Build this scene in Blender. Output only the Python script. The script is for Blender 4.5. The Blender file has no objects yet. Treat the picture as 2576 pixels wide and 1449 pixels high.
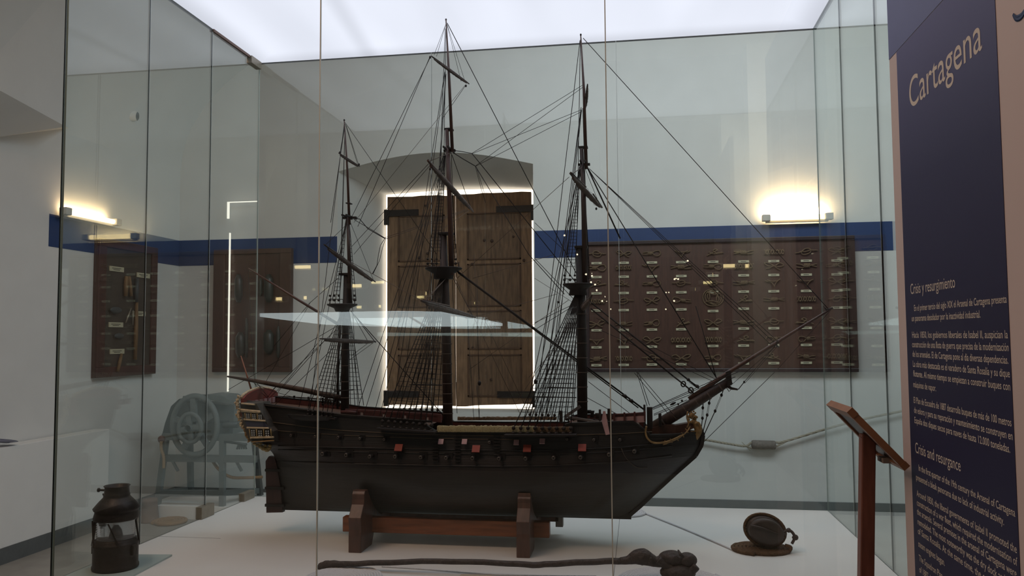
import bpy, math, random
from math import sin, cos, pi, radians
from mathutils import Vector, Matrix
random.seed(7)
SC = bpy.context.scene
COL = SC.collection

# ------------------------------------------------------------------ camera
F, YAW, PITCH, ROLL = 2037.2, 0.1546, 0.0603, -0.0070
EYE = 1.6
_f = Vector((-sin(YAW)*cos(PITCH), cos(YAW)*cos(PITCH), sin(PITCH)))
_r0 = Vector((cos(YAW), sin(YAW), 0)); _u0 = _r0.cross(_f)
_r = _r0*cos(ROLL) + _u0*sin(ROLL); _u = -_r0*sin(ROLL) + _u0*cos(ROLL)
CO = Vector((0, 0, EYE))
cd = bpy.data.cameras.new('camera'); cam = bpy.data.objects.new('camera', cd); COL.objects.link(cam)
cd.sensor_width = 36.0; cd.lens = F/2576*36.0; cd.clip_start = 0.05
m = Matrix((( _r.x, _u.x, -_f.x), (_r.y, _u.y, -_f.y), (_r.z, _u.z, -_f.z))).to_4x4()
m.translation = CO
cam.matrix_world = m
SC.camera = cam

def ray(x, y):
    return _r*((x-1288)/F) + _u*((724.5-y)/F) + _f
def P(x, y, Y):
    d = ray(x, y); return CO + d*(Y/d.y)
def PX(x, y, X):
    d = ray(x, y); return CO + d*(X/d.x)
def PZ(x, y, Z):
    d = ray(x, y); return CO + d*((Z-EYE)/d.z)

# ------------------------------------------------------------------ world, view
w = bpy.data.worlds.new('world'); SC.world = w; w.use_nodes = True
w.node_tree.nodes['Background'].inputs[0].default_value = (.30, .29, .28, 1)
w.node_tree.nodes['Background'].inputs[1].default_value = 0.3
SC.view_settings.view_transform = 'Standard'; SC.view_settings.look = 'None'
SC.view_settings.gamma = 1; SC.view_settings.exposure = 0.17
SC.cycles.transparent_max_bounces = 40
SC.cycles.max_bounces = 14
SC.cycles.sample_clamp_indirect = 4.0

def area_light(name, loc, size, sizey, power, col, rot):
    l = bpy.data.lights.new(name, 'AREA'); l.shape = 'RECTANGLE'; l.size = size; l.size_y = sizey
    l.energy = power; l.color = col
    o = bpy.data.objects.new(name, l); COL.objects.link(o); o.location = loc; o.rotation_euler = rot
    return o
area_light('added_cool_fill', (0.8, 4.8, 4.6), 4.4, 1.4, 96, (.82, .92, 1.0), (radians(30), 0, 0))  # added cool fill that brightens the back wall; the ceiling has no opening
area_light('added_warm_fill', (-2.0, 1.3, 4.75), 2.0, 1.2, 58, (1.0, .64, .46), (radians(20), radians(-20), 0))  # added warm fill to tint the left wall, no fitting modelled

# ------------------------------------------------------------------ materials
def s2l(c):
    c = c/255.0
    return c/12.92 if c <= 0.04045 else ((c+0.055)/1.055)**2.4
def rgb(r, g, b): return (s2l(r), s2l(g), s2l(b), 1)
MATS = {}
def mat(name, col, rough=.6, metal=0, var=0, scale=20, bump=0, grain=None, spec=.5):
    if name in MATS: return MATS[name]
    M = bpy.data.materials.new(name); M.use_nodes = True; nt = M.node_tree; b = nt.nodes['Principled BSDF']
    b.inputs['Roughness'].default_value = rough; b.inputs['Metallic'].default_value = metal
    b.inputs['Specular IOR Level'].default_value = spec
    b.inputs['Base Color'].default_value = col
    if var or bump or grain:
        tc = nt.nodes.new('ShaderNodeTexCoord'); mp = nt.nodes.new('ShaderNodeMapping')
        nt.links.new(tc.outputs['Object'], mp.inputs[0])
        if grain: mp.inputs['Scale'].default_value = grain
        no = nt.nodes.new('ShaderNodeTexNoise'); no.inputs['Scale'].default_value = scale
        no.inputs['Detail'].default_value = 6
        nt.links.new(mp.outputs[0], no.inputs['Vector'])
        if var:
            mx = nt.nodes.new('ShaderNodeMix'); mx.data_type = 'RGBA'
            a = tuple(min(1, c*(1-var)) for c in col[:3])+(1,); c2 = tuple(min(1, c*(1+var)) for c in col[:3])+(1,)
            mx.inputs[6].default_value = a; mx.inputs[7].default_value = c2
            rp = nt.nodes.new('ShaderNodeMapRange'); rp.inputs[1].default_value = .3; rp.inputs[2].default_value = .7
            nt.links.new(no.outputs[0], rp.inputs[0]); nt.links.new(rp.outputs[0], mx.inputs[0])
            nt.links.new(mx.outputs[2], b.inputs['Base Color'])
        if bump:
            bp = nt.nodes.new('ShaderNodeBump'); bp.inputs['Strength'].default_value = bump
            bp.inputs['Distance'].default_value = .01
            nt.links.new(no.outputs[0], bp.inputs['Height']); nt.links.new(bp.outputs[0], b.inputs['Normal'])
    MATS[name] = M; return M
def emis(name, col, st):
    M = bpy.data.materials.new(name); M.use_nodes = True; nt = M.node_tree
    nt.nodes.remove(nt.nodes['Principled BSDF']); e = nt.nodes.new('ShaderNodeEmission')
    e.inputs[0].default_value = col; e.inputs[1].default_value = st
    nt.links.new(e.outputs[0], nt.nodes['Material Output'].inputs[0]); MATS[name] = M; return M
def glass(name, tint, boost=0.0):
    M = bpy.data.materials.new(name); M.use_nodes = True; nt = M.node_tree
    nt.nodes.remove(nt.nodes['Principled BSDF'])
    tr = nt.nodes.new('ShaderNodeBsdfTransparent'); tr.inputs[0].default_value = tint
    gl = nt.nodes.new('ShaderNodeBsdfGlossy'); gl.inputs['Roughness'].default_value = 0.0; gl.inputs[0].default_value = (.95, 1, .98, 1)
    ge = nt.nodes.new('ShaderNodeNewGeometry'); mr = nt.nodes.new('ShaderNodeMapRange')
    mr.inputs[3].default_value = 1.52; mr.inputs[4].default_value = 1/1.52
    nt.links.new(ge.outputs['Backfacing'], mr.inputs[0])
    fr = nt.nodes.new('ShaderNodeFresnel'); nt.links.new(mr.outputs[0], fr.inputs['IOR'])
    mx = nt.nodes.new('ShaderNodeMixShader')
    nt.links.new(fr.outputs[0], mx.inputs[0]); nt.links.new(tr.outputs[0], mx.inputs[1]); nt.links.new(gl.outputs[0], mx.inputs[2])
    nt.links.new(mx.outputs[0], nt.nodes['Material Output'].inputs[0]); MATS[name] = M; return M

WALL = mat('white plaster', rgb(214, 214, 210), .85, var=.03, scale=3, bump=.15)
FLOOR = mat('grey floor', rgb(150, 146, 138), .55, var=.12, scale=6)
BASE = mat('dark grey baseboard', rgb(92, 96, 96), .5, var=.1, scale=12)
BAND = mat('navy wall paint', rgb(27, 56, 104), .6, var=.05, scale=5)
WHITE = mat('white laminate', rgb(226, 226, 222), .55, var=.015, scale=8)
GLASS = glass('clear sheet glass', (.984, .997, .992, 1))
GEDGE = mat('grey green glass edge', rgb(150, 166, 160), .2)
GEDGED = mat('dark glass corner', rgb(14, 24, 26), .2)
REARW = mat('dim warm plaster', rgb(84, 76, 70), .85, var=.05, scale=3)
SEAM = mat('grey silicone', rgb(216, 222, 214), .3)
BLACKMETAL = mat('black metal', rgb(26, 25, 24), .5, var=.2, scale=60, bump=.2)
STEEL = mat('brushed steel', rgb(150, 142, 128), .4, .6, var=.1, scale=40)
HULLB = mat('black hull paint', rgb(27, 25, 24), .5, var=.3, scale=9, bump=.12, grain=(.6, 2, 26))
HULLM = mat('dark brown hull band', rgb(36, 29, 27), .5, var=.3, scale=9, bump=.12, grain=(.6, 2, 26))
HULLW = mat('dark hull bottom', rgb(38, 33, 29), .48, var=.22, scale=8, bump=.1, grain=(.5, 2, 30))
MAST = mat('dark mast wood', rgb(58, 44, 39), .5, var=.3, scale=30, grain=(4, 4, .6))
MASTR = mat('reddish mast wood', rgb(80, 54, 46), .45, var=.25, scale=30, grain=(4, 4, .6))
DARKW = mat('blackened wood', rgb(34, 28, 26), .6, var=.3, scale=40)
ROPE = mat('black rigging cord', rgb(30, 27, 26), .8)
ROPEL = mat('brown rigging cord', rgb(92, 80, 72), .8)
SAIL = mat('furled canvas', rgb(84, 70, 62), .8, var=.25, scale=60, bump=.4)
RED = mat('red painted wood', rgb(126, 46, 38), .55, var=.2, scale=30)
REDD = mat('dark red painted wood', rgb(80, 38, 36), .55, var=.25, scale=30)
PINK = mat('pale pink painted wood', rgb(176, 140, 140), .6, var=.15, scale=30)
LID = mat('orange red lid', rgb(146, 58, 44), .6, var=.1, scale=30)
CREAM = mat('cream carving', rgb(196, 178, 146), .5, var=.25, scale=70, bump=.5)
GOLD = mat('gilded carving', rgb(150, 120, 76), .4, .35, var=.3, scale=60, bump=.5)
BLUEG = mat('slate blue panel', rgb(62, 66, 88), .6, var=.2, scale=40)
PANE = mat('white window pane', rgb(190, 196, 198), .3)
NET = mat('cream hammock canvas', rgb(176, 164, 124), .9, var=.35, scale=220, bump=.8, grain=(3, 1, .6))
NETD = mat('brown hammock canvas', rgb(112, 90, 66), .9, var=.4, scale=220, bump=.8)
DECK = mat('deck planks', rgb(88, 62, 46), .6, var=.2, scale=20, grain=(1, 14, 1))
CRADLE = mat('cradle upright wood', rgb(86, 58, 46), .42, var=.28, scale=14, grain=(4, 4, .8), bump=.1)
CRADLB = mat('cradle rail wood', rgb(130, 76, 42), .4, var=.28, scale=12, grain=(.7, 6, 6), bump=.1)
BRASS = mat('brass tacks', rgb(190, 160, 90), .35, .7)
IRON = mat('rusty dark iron', rgb(66, 56, 52), .6, .2, var=.3, scale=60, bump=.8)
LANT = mat('dark patinated brass', rgb(44, 38, 34), .5, .3, var=.35, scale=35, bump=.3)
WROPE = mat('white cotton rope', rgb(224, 224, 226), .9, bump=.6, scale=300)
TANROPE = mat('tan rope', rgb(150, 118, 82), .9, var=.25, scale=150, bump=.8)
KROPE = mat('dull knot rope', rgb(112, 92, 70), .9, var=.25, scale=150, bump=.8)
PALER = mat('pale hemp rope', rgb(168, 160, 142), .9, var=.2, scale=150, bump=.6)
OLDROPE = mat('tarred brown rope', rgb(92, 66, 40), .85, var=.35, scale=120, bump=.9)
BLOCKW = mat('dark block wood', rgb(54, 42, 36), .5, var=.3, scale=30, bump=.4)
SHUT = mat('old pine shutter', rgb(126, 98, 72), .65, var=.35, scale=8, grain=(5, 5, .7), bump=.3)
SHUTP = mat('old pine panel', rgb(106, 82, 60), .65, var=.38, scale=8, grain=(5, 5, .7), bump=.3)
SHUTM = mat('dark pine moulding', rgb(84, 60, 42), .7, var=.3, scale=8)
KNOT = mat('dark pine knot', rgb(66, 46, 36), .7)
HINGE = mat('black iron hinge', rgb(44, 40, 38), .5, .5, var=.2, scale=50)
BOARD = mat('mahogany board', rgb(72, 46, 36), .45, var=.2, scale=10, grain=(6, 1, .7))
BOARDF = mat('dark board frame', rgb(46, 32, 34), .4, var=.15, scale=10)
LABEL = mat('ivory label card', rgb(190, 184, 156), .6)
INK = mat('dark ink', rgb(40, 38, 34), .8)
MACH = mat('grey green machine paint', rgb(98, 106, 106), .5, var=.1, scale=15)
MACHD = mat('dark machine steel', rgb(70, 76, 78), .5, .3, var=.1, scale=15)
LECT = mat('reddish lectern wood', rgb(122, 76, 62), .45, var=.22, scale=14, grain=(4, 4, .7))
LECT2 = mat('light lectern edge', rgb(150, 106, 76), .5, var=.2, scale=14)
CERAM = mat('glazed ceramic', rgb(200, 200, 196), .25)
DAY = emis('daylight outside', (1.0, .84, .70, 1), 2.4)
TUBE = emis('warm tube light', (1.0, .70, .36, 1), 5.0)
TUBEL = emis('warm left tube light', (1.0, .74, .44, 1), 5.0)
TUBES = emis('warm far tube light', (1.0, .74, .36, 1), 7.0)
SPOTE = emis('spot bulb', (1.0, .80, .56, 1), 14.0)

# ------------------------------------------------------------------ mesh helpers
WL = {}
class MB:
    def __init__(s): s.v = []; s.f = []; s.mi = []; s.sm = []; s.m = 0
    def add(s, vs, fs, smooth=False):
        n = len(s.v); s.v += [Vector(v) for v in vs]
        for f in fs: s.f.append([n+i for i in f]); s.mi.append(s.m); s.sm.append(smooth)
        return s
    def box(s, a, b):
        x0, x1 = sorted((a[0], b[0])); y0, y1 = sorted((a[1], b[1])); z0, z1 = sorted((a[2], b[2]))
        vs = [(x0,y0,z0),(x1,y0,z0),(x1,y1,z0),(x0,y1,z0),(x0,y0,z1),(x1,y0,z1),(x1,y1,z1),(x0,y1,z1)]
        return s.add(vs, [(0,3,2,1),(4,5,6,7),(0,1,5,4),(1,2,6,5),(2,3,7,6),(3,0,4,7)])
    def cbox(s, c, sz, M=None):
        hx, hy, hz = sz[0]/2, sz[1]/2, sz[2]/2
        vs = [Vector(q) for q in [(-hx,-hy,-hz),(hx,-hy,-hz),(hx,hy,-hz),(-hx,hy,-hz),(-hx,-hy,hz),(hx,-hy,hz),(hx,hy,hz),(-hx,hy,hz)]]
        if M: vs = [M @ q for q in vs]
        return s.add([Vector(c)+q for q in vs], [(0,3,2,1),(4,5,6,7),(0,1,5,4),(1,2,6,5),(2,3,7,6),(3,0,4,7)])
    def beam(s, a, b, wd, ht, up=Vector((0,0,1))):
        a = Vector(a); b = Vector(b); d = (b-a); L = d.length; d.normalize()
        sd = d.cross(up)
        if sd.length < 1e-4: sd = d.cross(Vector((0,1,0)))
        sd.normalize(); u = sd.cross(d)
        vs = []
        for p in (a, b):
            for i, j in ((-1,-1),(1,-1),(1,1),(-1,1)): vs.append(p + sd*(i*wd/2) + u*(j*ht/2))
        return s.add(vs, [(0,3,2,1),(4,5,6,7),(0,1,5,4),(1,2,6,5),(2,3,7,6),(3,0,4,7)])
    def tube(s, pts, r, n=8, cap=True, closed=False, smooth=True):
        pts = [Vector(p) for p in pts]; N = len(pts)
        if not isinstance(r, (list, tuple)): r = [r]*N
        vs = []; fs = []; prev = None
        for i, p in enumerate(pts):
            if closed: t = pts[(i+1) % N]-pts[i-1]
            else: t = pts[min(i+1, N-1)]-pts[max(i-1, 0)]
            if t.length < 1e-9: t = Vector((0,0,1))
            t.normalize()
            if prev is None:
                a = Vector((0,0,1)) if abs(t.z) < .9 else Vector((1,0,0))
                prev = t.cross(a).normalized()
            else:
                prev = prev - t*prev.dot(t)
                if prev.length < 1e-6: prev = t.cross(Vector((0,1,.1)))
                prev.normalize()
            q = t.cross(prev)
            for k in range(n):
                an = 2*pi*k/n; vs.append(p + prev*(cos(an)*r[i]) + q*(sin(an)*r[i]))
        M = N if closed else N-1
        for i in range(M):
            j = (i+1) % N
            for k in range(n):
                k2 = (k+1) % n
                fs.append((i*n+k, i*n+k2, j*n+k2, j*n+k))
        s.add(vs, fs, smooth)
        if cap and not closed:
            base = len(s.v)-len(vs)
            s.f.append([base+k for k in reversed(range(n))]); s.mi.append(s.m); s.sm.append(False)
            s.f.append([base+(N-1)*n+k for k in range(n)]); s.mi.append(s.m); s.sm.append(False)
        return s
    def lathe(s, prof, c=(0,0,0), n=32, axis=Vector((0,0,1)), smooth=True):
        c = Vector(c); axis = Vector(axis).normalized()
        a = Vector((1,0,0)) if abs(axis.x) < .9 else Vector((0,1,0))
        e1 = (a - axis*a.dot(axis)).normalized(); e2 = axis.cross(e1)
        vs = []; fs = []
        for rr, z in prof:
            for k in range(n):
                an = 2*pi*k/n; vs.append(c + axis*z + e1*(cos(an)*rr) + e2*(sin(an)*rr))
        for i in range(len(prof)-1):
            for k in range(n):
                k2 = (k+1) % n; fs.append((i*n+k, i*n+k2, (i+1)*n+k2, (i+1)*n+k))
        return s.add(vs, fs, smooth)
    def ball(s, c, r, n=10, sc=(1,1,1)):
        vs = []; fs = []; c = Vector(c)
        for i in range(n+1):
            th = pi*i/n
            for k in range(n*2):
                an = pi*k/n; vs.append(c+Vector((sin(th)*cos(an)*r*sc[0], sin(th)*sin(an)*r*sc[1], cos(th)*r*sc[2])))
        for i in range(n):
            for k in range(2*n):
                k2 = (k+1) % (2*n); fs.append((i*2*n+k, (i+1)*2*n+k, (i+1)*2*n+k2, i*2*n+k2))
        return s.add(vs, fs, True)
    def prism(s, poly, off):
        poly = [Vector(p) for p in poly]; off = Vector(off); n = len(poly)
        vs = poly + [p+off for p in poly]
        nrm = Vector((0,0,0))
        for i in range(n): nrm += poly[i].cross(poly[(i+1) % n])
        fl = nrm.dot(off) > 0
        fs = [tuple(range(n))[::-1] if fl else tuple(range(n)), tuple(range(n, 2*n)) if fl else tuple(range(2*n-1, n-1, -1))]
        for i in range(n):
            j = (i+1) % n; q = (i, j, n+j, n+i); fs.append(q if fl else q[::-1])
        return s.add(vs, fs)
    def grid(s, rows, smooth=True, flip=False):
        n = len(rows[0]); vs = [p for r in rows for p in r]; fs = []
        for i in range(len(rows)-1):
            for k in range(n-1):
                q = (i*n+k, i*n+k+1, (i+1)*n+k+1, (i+1)*n+k); fs.append(q[::-1] if flip else q)
        return s.add(vs, fs, smooth)
    def build(s, name, mats, parent=None, bevel=0):
        if not isinstance(mats, (list, tuple)): mats = [mats]
        off = WL[parent.name] if parent else Vector((0,0,0))
        me = bpy.data.meshes.new(name)
        if parent is None:
            # origin at the base of the mesh
            xs = [v.x for v in s.v]; ys = [v.y for v in s.v]; zs = [v.z for v in s.v]
            off = Vector(((min(xs)+max(xs))/2, (min(ys)+max(ys))/2, min(zs)))
        me.from_pydata([v-off for v in s.v], [], s.f)
        for mm in mats: me.materials.append(mm)
        me.polygons.foreach_set('material_index', s.mi); me.polygons.foreach_set('use_smooth', s.sm)
        me.update()
        o = bpy.data.objects.new(name, me); COL.objects.link(o)
        if parent: o.parent = parent
        else: o.location = off
        WL[o.name] = off
        if bevel:
            b = o.modifiers.new('bevel', 'BEVEL'); b.width = bevel; b.segments = 2; b.limit_method = 'ANGLE'
        return o
def tag(o, label=None, cat=None, group=None, kind=None):
    if label: o['label'] = label
    if cat: o['category'] = cat
    if group: o['group'] = group
    if kind: o['kind'] = kind
    return o
def empty(name, loc, label, cat, group=None):
    o = bpy.data.objects.new(name, None); COL.objects.link(o); o.location = loc; o.empty_display_size = .1
    WL[o.name] = Vector(loc); return tag(o, label, cat, group)
def part(o, label): o['label'] = label; return o
def struct(o): o['kind'] = 'structure'; return o
def lerp(a, b, t): return a+(b-a)*t
def interp(tab, x):
    if x <= tab[0][0]: return tab[0][1]
    for (a, b), (c, d) in zip(tab, tab[1:]):
        if x <= c: return b+(d-b)*(x-a)/(c-a)
    return tab[-1][1]
def sstep(a, b, x):
    t = max(0, min(1, (x-a)/(b-a))); return t*t*(3-2*t)
def catmull(pts, k=6, closed=False):
    pts = [Vector(p) for p in pts]; n = len(pts); out = []
    rng = range(n if closed else n-1)
    for i in rng:
        if closed: a, b, c, d = pts[i-1], pts[i], pts[(i+1) % n], pts[(i+2) % n]
        else: a, b, c, d = pts[max(i-1,0)], pts[i], pts[i+1], pts[min(i+2,n-1)]
        for j in range(k):
            t = j/k
            out.append(.5*((2*b)+(c-a)*t+(2*a-5*b+4*c-d)*t*t+(-a+3*b-3*c+d)*t**3))
    if not closed: out.append(pts[-1])
    return out

# ------------------------------------------------------------------ the room
XW, YW, ZC = -4.683, 7.706, 4.9
XR_, YR = 5.6, -4.6
ZBT, ZBB = EYE+1.018, EYE+.7545           # blue band top and bottom
# window opening in the back wall
wx0, wx1 = P(848, 800, YW).x, P(1344, 800, YW).x
wz0 = P(1200, 1040, YW).z
zsp_l, zsp_r = P(890, 470, YW).z, P(1343, 405, YW).z
wzs = P(1343, 412, YW).z
wzt = P(1110, 383, YW).z
YN = YW+1.0                                # outer end of the niche
def niche_top(t, rise=1.0): return wzs + (wzt-wzs)*rise*sin(pi*t)
o = MB()
N = 16
o.box((XW, YW, 0), (wx0, YW+.05, ZC)); o.box((wx1, YW, 0), (XR_, YW+.05, ZC))
o.box((wx0, YW, 0), (wx1, YW+.05, wz0))
top = [Vector((lerp(wx0, wx1, i/N), YW, niche_top(i/N))) for i in range(N+1)]
o.grid([top, [Vector((p.x, YW, ZC)) for p in top]], False, True)
struct(o.build('wall_back', WALL))
nx0, nx1 = P(971, 700, YN).x, P(1350, 700, YN).x
nz0, nz1 = P(1200, 1027, YN).z, P(1150, 484, YN).z
o = MB()
back_top = [Vector((lerp(nx0, nx1, i/N), YN, nz1+.03*sin(pi*i/N))) for i in range(N+1)]
o.grid([top, back_top], True)
o.grid([[Vector((wx0, YW, wz0)), Vector((wx0, YW, wzs))], [Vector((nx0, YN, nz0)), Vector((nx0, YN, nz1))]], False)
o.grid([[Vector((wx1, YW, wz0)), Vector((wx1, YW, wzs))], [Vector((nx1, YN, nz0)), Vector((nx1, YN, nz1))]], False, True)
o.grid([[Vector((wx0, YW, wz0)), Vector((wx1, YW, wz0))], [Vector((nx0, YN, nz0)), Vector((nx1, YN, nz0))]], False)
struct(o.build('trim_1', WALL))
struct(MB().box((XW-.05, YR, 0), (XW, YW, 3.32)).build('wall_left', WALL))
struct(MB().box((XR_, YR, 0), (XR_+.05, YW, ZC)).build('wall_right', WALL))
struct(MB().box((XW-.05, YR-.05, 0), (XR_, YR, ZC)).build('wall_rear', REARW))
struct(MB().box((XW-.05, YR, -.05), (XR_+.05, YW+.05, 0)).build('floor', FLOOR))
# vaulted ceiling
o = MB()
rows = []
for i in range(17):
    a = pi/2*i/16
    rows.append([Vector((XW+2.6*(1-cos(a)), yy, 3.32+(ZC-3.32)*sin(a))) for yy in (YR, 5.4, YW)])
o.grid(rows, True, False)
o.box((XW+2.6, YR, ZC), (XR_+.05, YW+.05, ZC+.05))
struct(o.build('ceiling', WALL))
# low groin of the vault over the left wall
g = MB()
A0, A1 = PX(-60, 352, XW+.001), PX(172, 322, XW+.001)
B0, B1 = PX(-60, 195, -4.25), PX(165, 318, -4.35)
C0, C1 = PX(-60, -60, -4.05), PX(168, -60, -4.15)
g.grid([[A0, A1], [B0, B1]], False); g.grid([[B0, B1], [C0, C1]], False)
struct(g.build('trim_2', WALL))
# baseboards
bh = .105
struct(MB().box((XW, YR, 0), (XW+.02, YW, bh)).build('baseboard_left', BASE))
struct(MB().box((XW, YW-.02, 0), (XR_, YW, bh)).build('baseboard_back', BASE))
# painted blue bands
bx1 = P(848, 620, YW).x; bx2 = P(1345, 620, YW).x; bx3 = P(2246, 600, YW).x
struct(MB().box((XW, YW-.003, ZBB), (bx1, YW, ZBT)).build('trim_3', BAND))
struct(MB().box((bx2, YW-.003, ZBB), (bx3, YW, ZBT)).build('trim_4', BAND))
by0 = PX(150, 560, XW).y
struct(MB().box((XW, by0-.12, ZBB), (XW+.003, YW, ZBT)).build('trim_5', BAND))

# ------------------------------------------------------------------ the glass case
CX0, CX1, CY0, CY1, CZ1, CZ0 = -1.984, .858, 2.525, 4.0, EYE+1.472, EYE-.8153
case = empty('glass_display_case', ((CX0+CX1)/2, (CY0+CY1)/2, 0), 'huge frameless glass display case on a white plinth around the ship model', 'display case')
def pane(a, b):
    o = MB(); o.box(a, b)
    # thin side faces of a pane are its dark green edges
    dims = [abs(a[i]-b[i]) for i in range(3)]; th = dims.index(min(dims))
    for k, f in enumerate(o.f):
        pts = [o.v[i] for i in f]
        if max(p[th] for p in pts)-min(p[th] for p in pts) > 1e-5: o.mi[k] = 1
    return o.build('glass_pane', [GLASS, GEDGE], case)
T = .006; G = .0012
wx = (CX1-CX0)/3; wy = (CY1-CY0)/3
for i in range(3):
    pane((CX0+wx*i+G, CY0, CZ0), (CX0+wx*(i+1)-G, CY0+T, CZ1))
    pane((CX0+wx*i+G, CY1-T, CZ0), (CX0+wx*(i+1)-G, CY1, CZ1))
    pane((CX0, CY0+wy*i+G+T*(i==0), CZ0), (CX0+T, CY0+wy*(i+1)-G-T*(i==2), CZ1))
    pane((CX1-T, CY0+wy*i+G+T*(i==0), CZ0), (CX1, CY0+wy*(i+1)-G-T*(i==2), CZ1))
for i in (1, 2):
    MB().box((CX0+wx*i-.0016, CY0-.0008, CZ0), (CX0+wx*i+.0016, CY0+T, CZ1)).build('seam', SEAM, case)
    MB().box((CX0+wx*i-.0012, CY1-T, CZ0), (CX0+wx*i+.0012, CY1, CZ1)).build('seam', SEAM, case)
    for X in (CX0, CX1-T):
        MB().box((X, CY0+wy*i-.0012, CZ0), (X+T, CY0+wy*i+.0012, CZ1)).build('seam', SEAM, case)
for X in (CX0+.002, CX1-.002):
    MB().box((X-.0016, CY1-.003, CZ0), (X+.0016, CY1, CZ1)).build('seam', SEAM, case)
MB().box((CX0-.0015, CY0-.0015, CZ0), (CX0+.002, CY0+.001, CZ1)).build('corner_seam', GEDGED, case)
# plinth with joints
o = MB(); o.box((CX0-.0, CY0-.0, .08), (CX1, CY1, CZ0)); o.build('plinth', WHITE, case, bevel=.002)
MB().box((CX0+.05, CY0+.05, 0), (CX1-.05, CY1-.05, .08)).build('toe_kick', BASE, case)
JNT = mat('plinth joint', rgb(120, 120, 118), .8)
jx = P(1555, 1420, 2.7).x
MB().box((PZ(1550, 1390, CZ0).x-.001, CY0, CZ0), (PZ(1550, 1390, CZ0).x+.001, CY1, CZ0+.0004)).build('plinth_joint', JNT, case)
MB().box((CX0, PZ(420, 1350, CZ0).y-.001, CZ0), (PZ(560, 1352, CZ0).x, PZ(420, 1350, CZ0).y+.001, CZ0+.0004)).build('plinth_joint', JNT, case)
# luminous lid: diffuser with soft tubes behind it
M = bpy.data.materials.new('lit diffuser'); M.use_nodes = True; nt = M.node_tree
nt.nodes.remove(nt.nodes['Principled BSDF']); e = nt.nodes.new('ShaderNodeEmission')
nt.links.new(e.outputs[0], nt.nodes['Material Output'].inputs[0])
tc = nt.nodes.new('ShaderNodeTexCoord')
mp = nt.nodes.new('ShaderNodeMapping'); mp.inputs['Scale'].default_value = (1.3, .25, 1)
no = nt.nodes.new('ShaderNodeTexNoise'); no.inputs['Scale'].default_value = 2.2; no.inputs['Detail'].default_value = 1.5
nt.links.new(tc.outputs['Object'], mp.inputs[0]); nt.links.new(mp.outputs[0], no.inputs['Vector'])
r1 = nt.nodes.new('ShaderNodeMapRange'); r1.inputs[1].default_value = .3; r1.inputs[2].default_value = .7
r1.inputs[3].default_value = .93; r1.inputs[4].default_value = 1.07
nt.links.new(no.outputs[0], r1.inputs[0])
# edge fall-off of the tubes
sp = nt.nodes.new('ShaderNodeSeparateXYZ'); nt.links.new(tc.outputs['Object'], sp.inputs[0])
def mth(op, a, b=None):
    n = nt.nodes.new('ShaderNodeMath'); n.operation = op
    for i, q in enumerate((a, b)):
        if q is None: continue
        if isinstance(q, (int, float)): n.inputs[i].default_value = q
        else: nt.links.new(q, n.inputs[i])
    return n.outputs[0]
dx = mth('SUBTRACT', (CX1-CX0)/2, mth('ABSOLUTE', sp.outputs[0]))
dy = mth('SUBTRACT', (CY1-CY0)/2, mth('ABSOLUTE', sp.outputs[1]))
de = mth('MINIMUM', dx, dy)
r2 = nt.nodes.new('ShaderNodeMapRange'); r2.interpolation_type = 'SMOOTHSTEP'
r2.inputs[1].default_value = 0; r2.inputs[2].default_value = .16; r2.inputs[3].default_value = .80; r2.inputs[4].default_value = 1
nt.links.new(de, r2.inputs[0])
# soft line dimmed in the emission, for the shade of structure behind the diffuser
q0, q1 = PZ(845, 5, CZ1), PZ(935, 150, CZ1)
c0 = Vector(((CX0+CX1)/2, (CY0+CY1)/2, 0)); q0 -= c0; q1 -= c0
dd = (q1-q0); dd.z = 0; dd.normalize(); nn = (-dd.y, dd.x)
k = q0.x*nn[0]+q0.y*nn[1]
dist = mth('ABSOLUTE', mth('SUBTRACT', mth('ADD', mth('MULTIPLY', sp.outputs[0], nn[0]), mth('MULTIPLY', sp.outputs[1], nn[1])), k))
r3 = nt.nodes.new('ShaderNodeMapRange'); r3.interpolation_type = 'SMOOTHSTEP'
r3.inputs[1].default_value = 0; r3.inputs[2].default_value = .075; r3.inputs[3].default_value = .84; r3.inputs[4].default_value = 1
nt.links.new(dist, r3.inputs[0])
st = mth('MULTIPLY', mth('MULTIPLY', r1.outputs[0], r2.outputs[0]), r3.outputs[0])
nt.links.new(mth('MULTIPLY', st, .95), e.inputs[1]); e.inputs[0].default_value = (.865, .88, 1.0, 1)
DIFF = M
lid = MB().box((CX0+.006, CY0+.006, CZ1), (CX1-.006, CY1-.006, CZ1+.012)).build('light_panel', DIFF, case)
part(lid, 'glowing white diffuser panel of the case lid')
o = MB()
for a, b in (((CX0-.012, CY0-.012), (CX1+.012, CY0+.004)), ((CX0-.012, CY1-.004), (CX1+.012, CY1+.012)), ((CX0-.012, CY0), (CX0+.004, CY1)), ((CX1-.004, CY0), (CX1+.012, CY1))):
    o.box((a[0], a[1], CZ1-.002), (b[0], b[1], CZ1+.16))
o.box((CX0, CY0, CZ1+.15), (CX1, CY1, CZ1+.16))
part(o.build('lid_frame', mat('dark lid frame', rgb(62, 60, 58), .5), case), 'dark frame around the glowing lid')
# metal clamps on the left side panes
def clamp(y, z, dz):
    MB().box((CX0-.012, y-.055, z), (CX0+.02, y+.055, z+dz)).build('pane_clamp', STEEL, case, bevel=.002)
clamp(CY1-.07, CZ1-.04, .04); clamp(CY1-.09, CZ0, .04)
clamp(CY0+2*wy, CZ0, .055)
MB().box((CX0-.01, CY0+2*wy, CZ1-.012), (CX0+.012, CY1-.13, CZ1)).build('clamp_rail', mat('copper brown rail', rgb(110, 84, 74), .4, .5), case)

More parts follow.
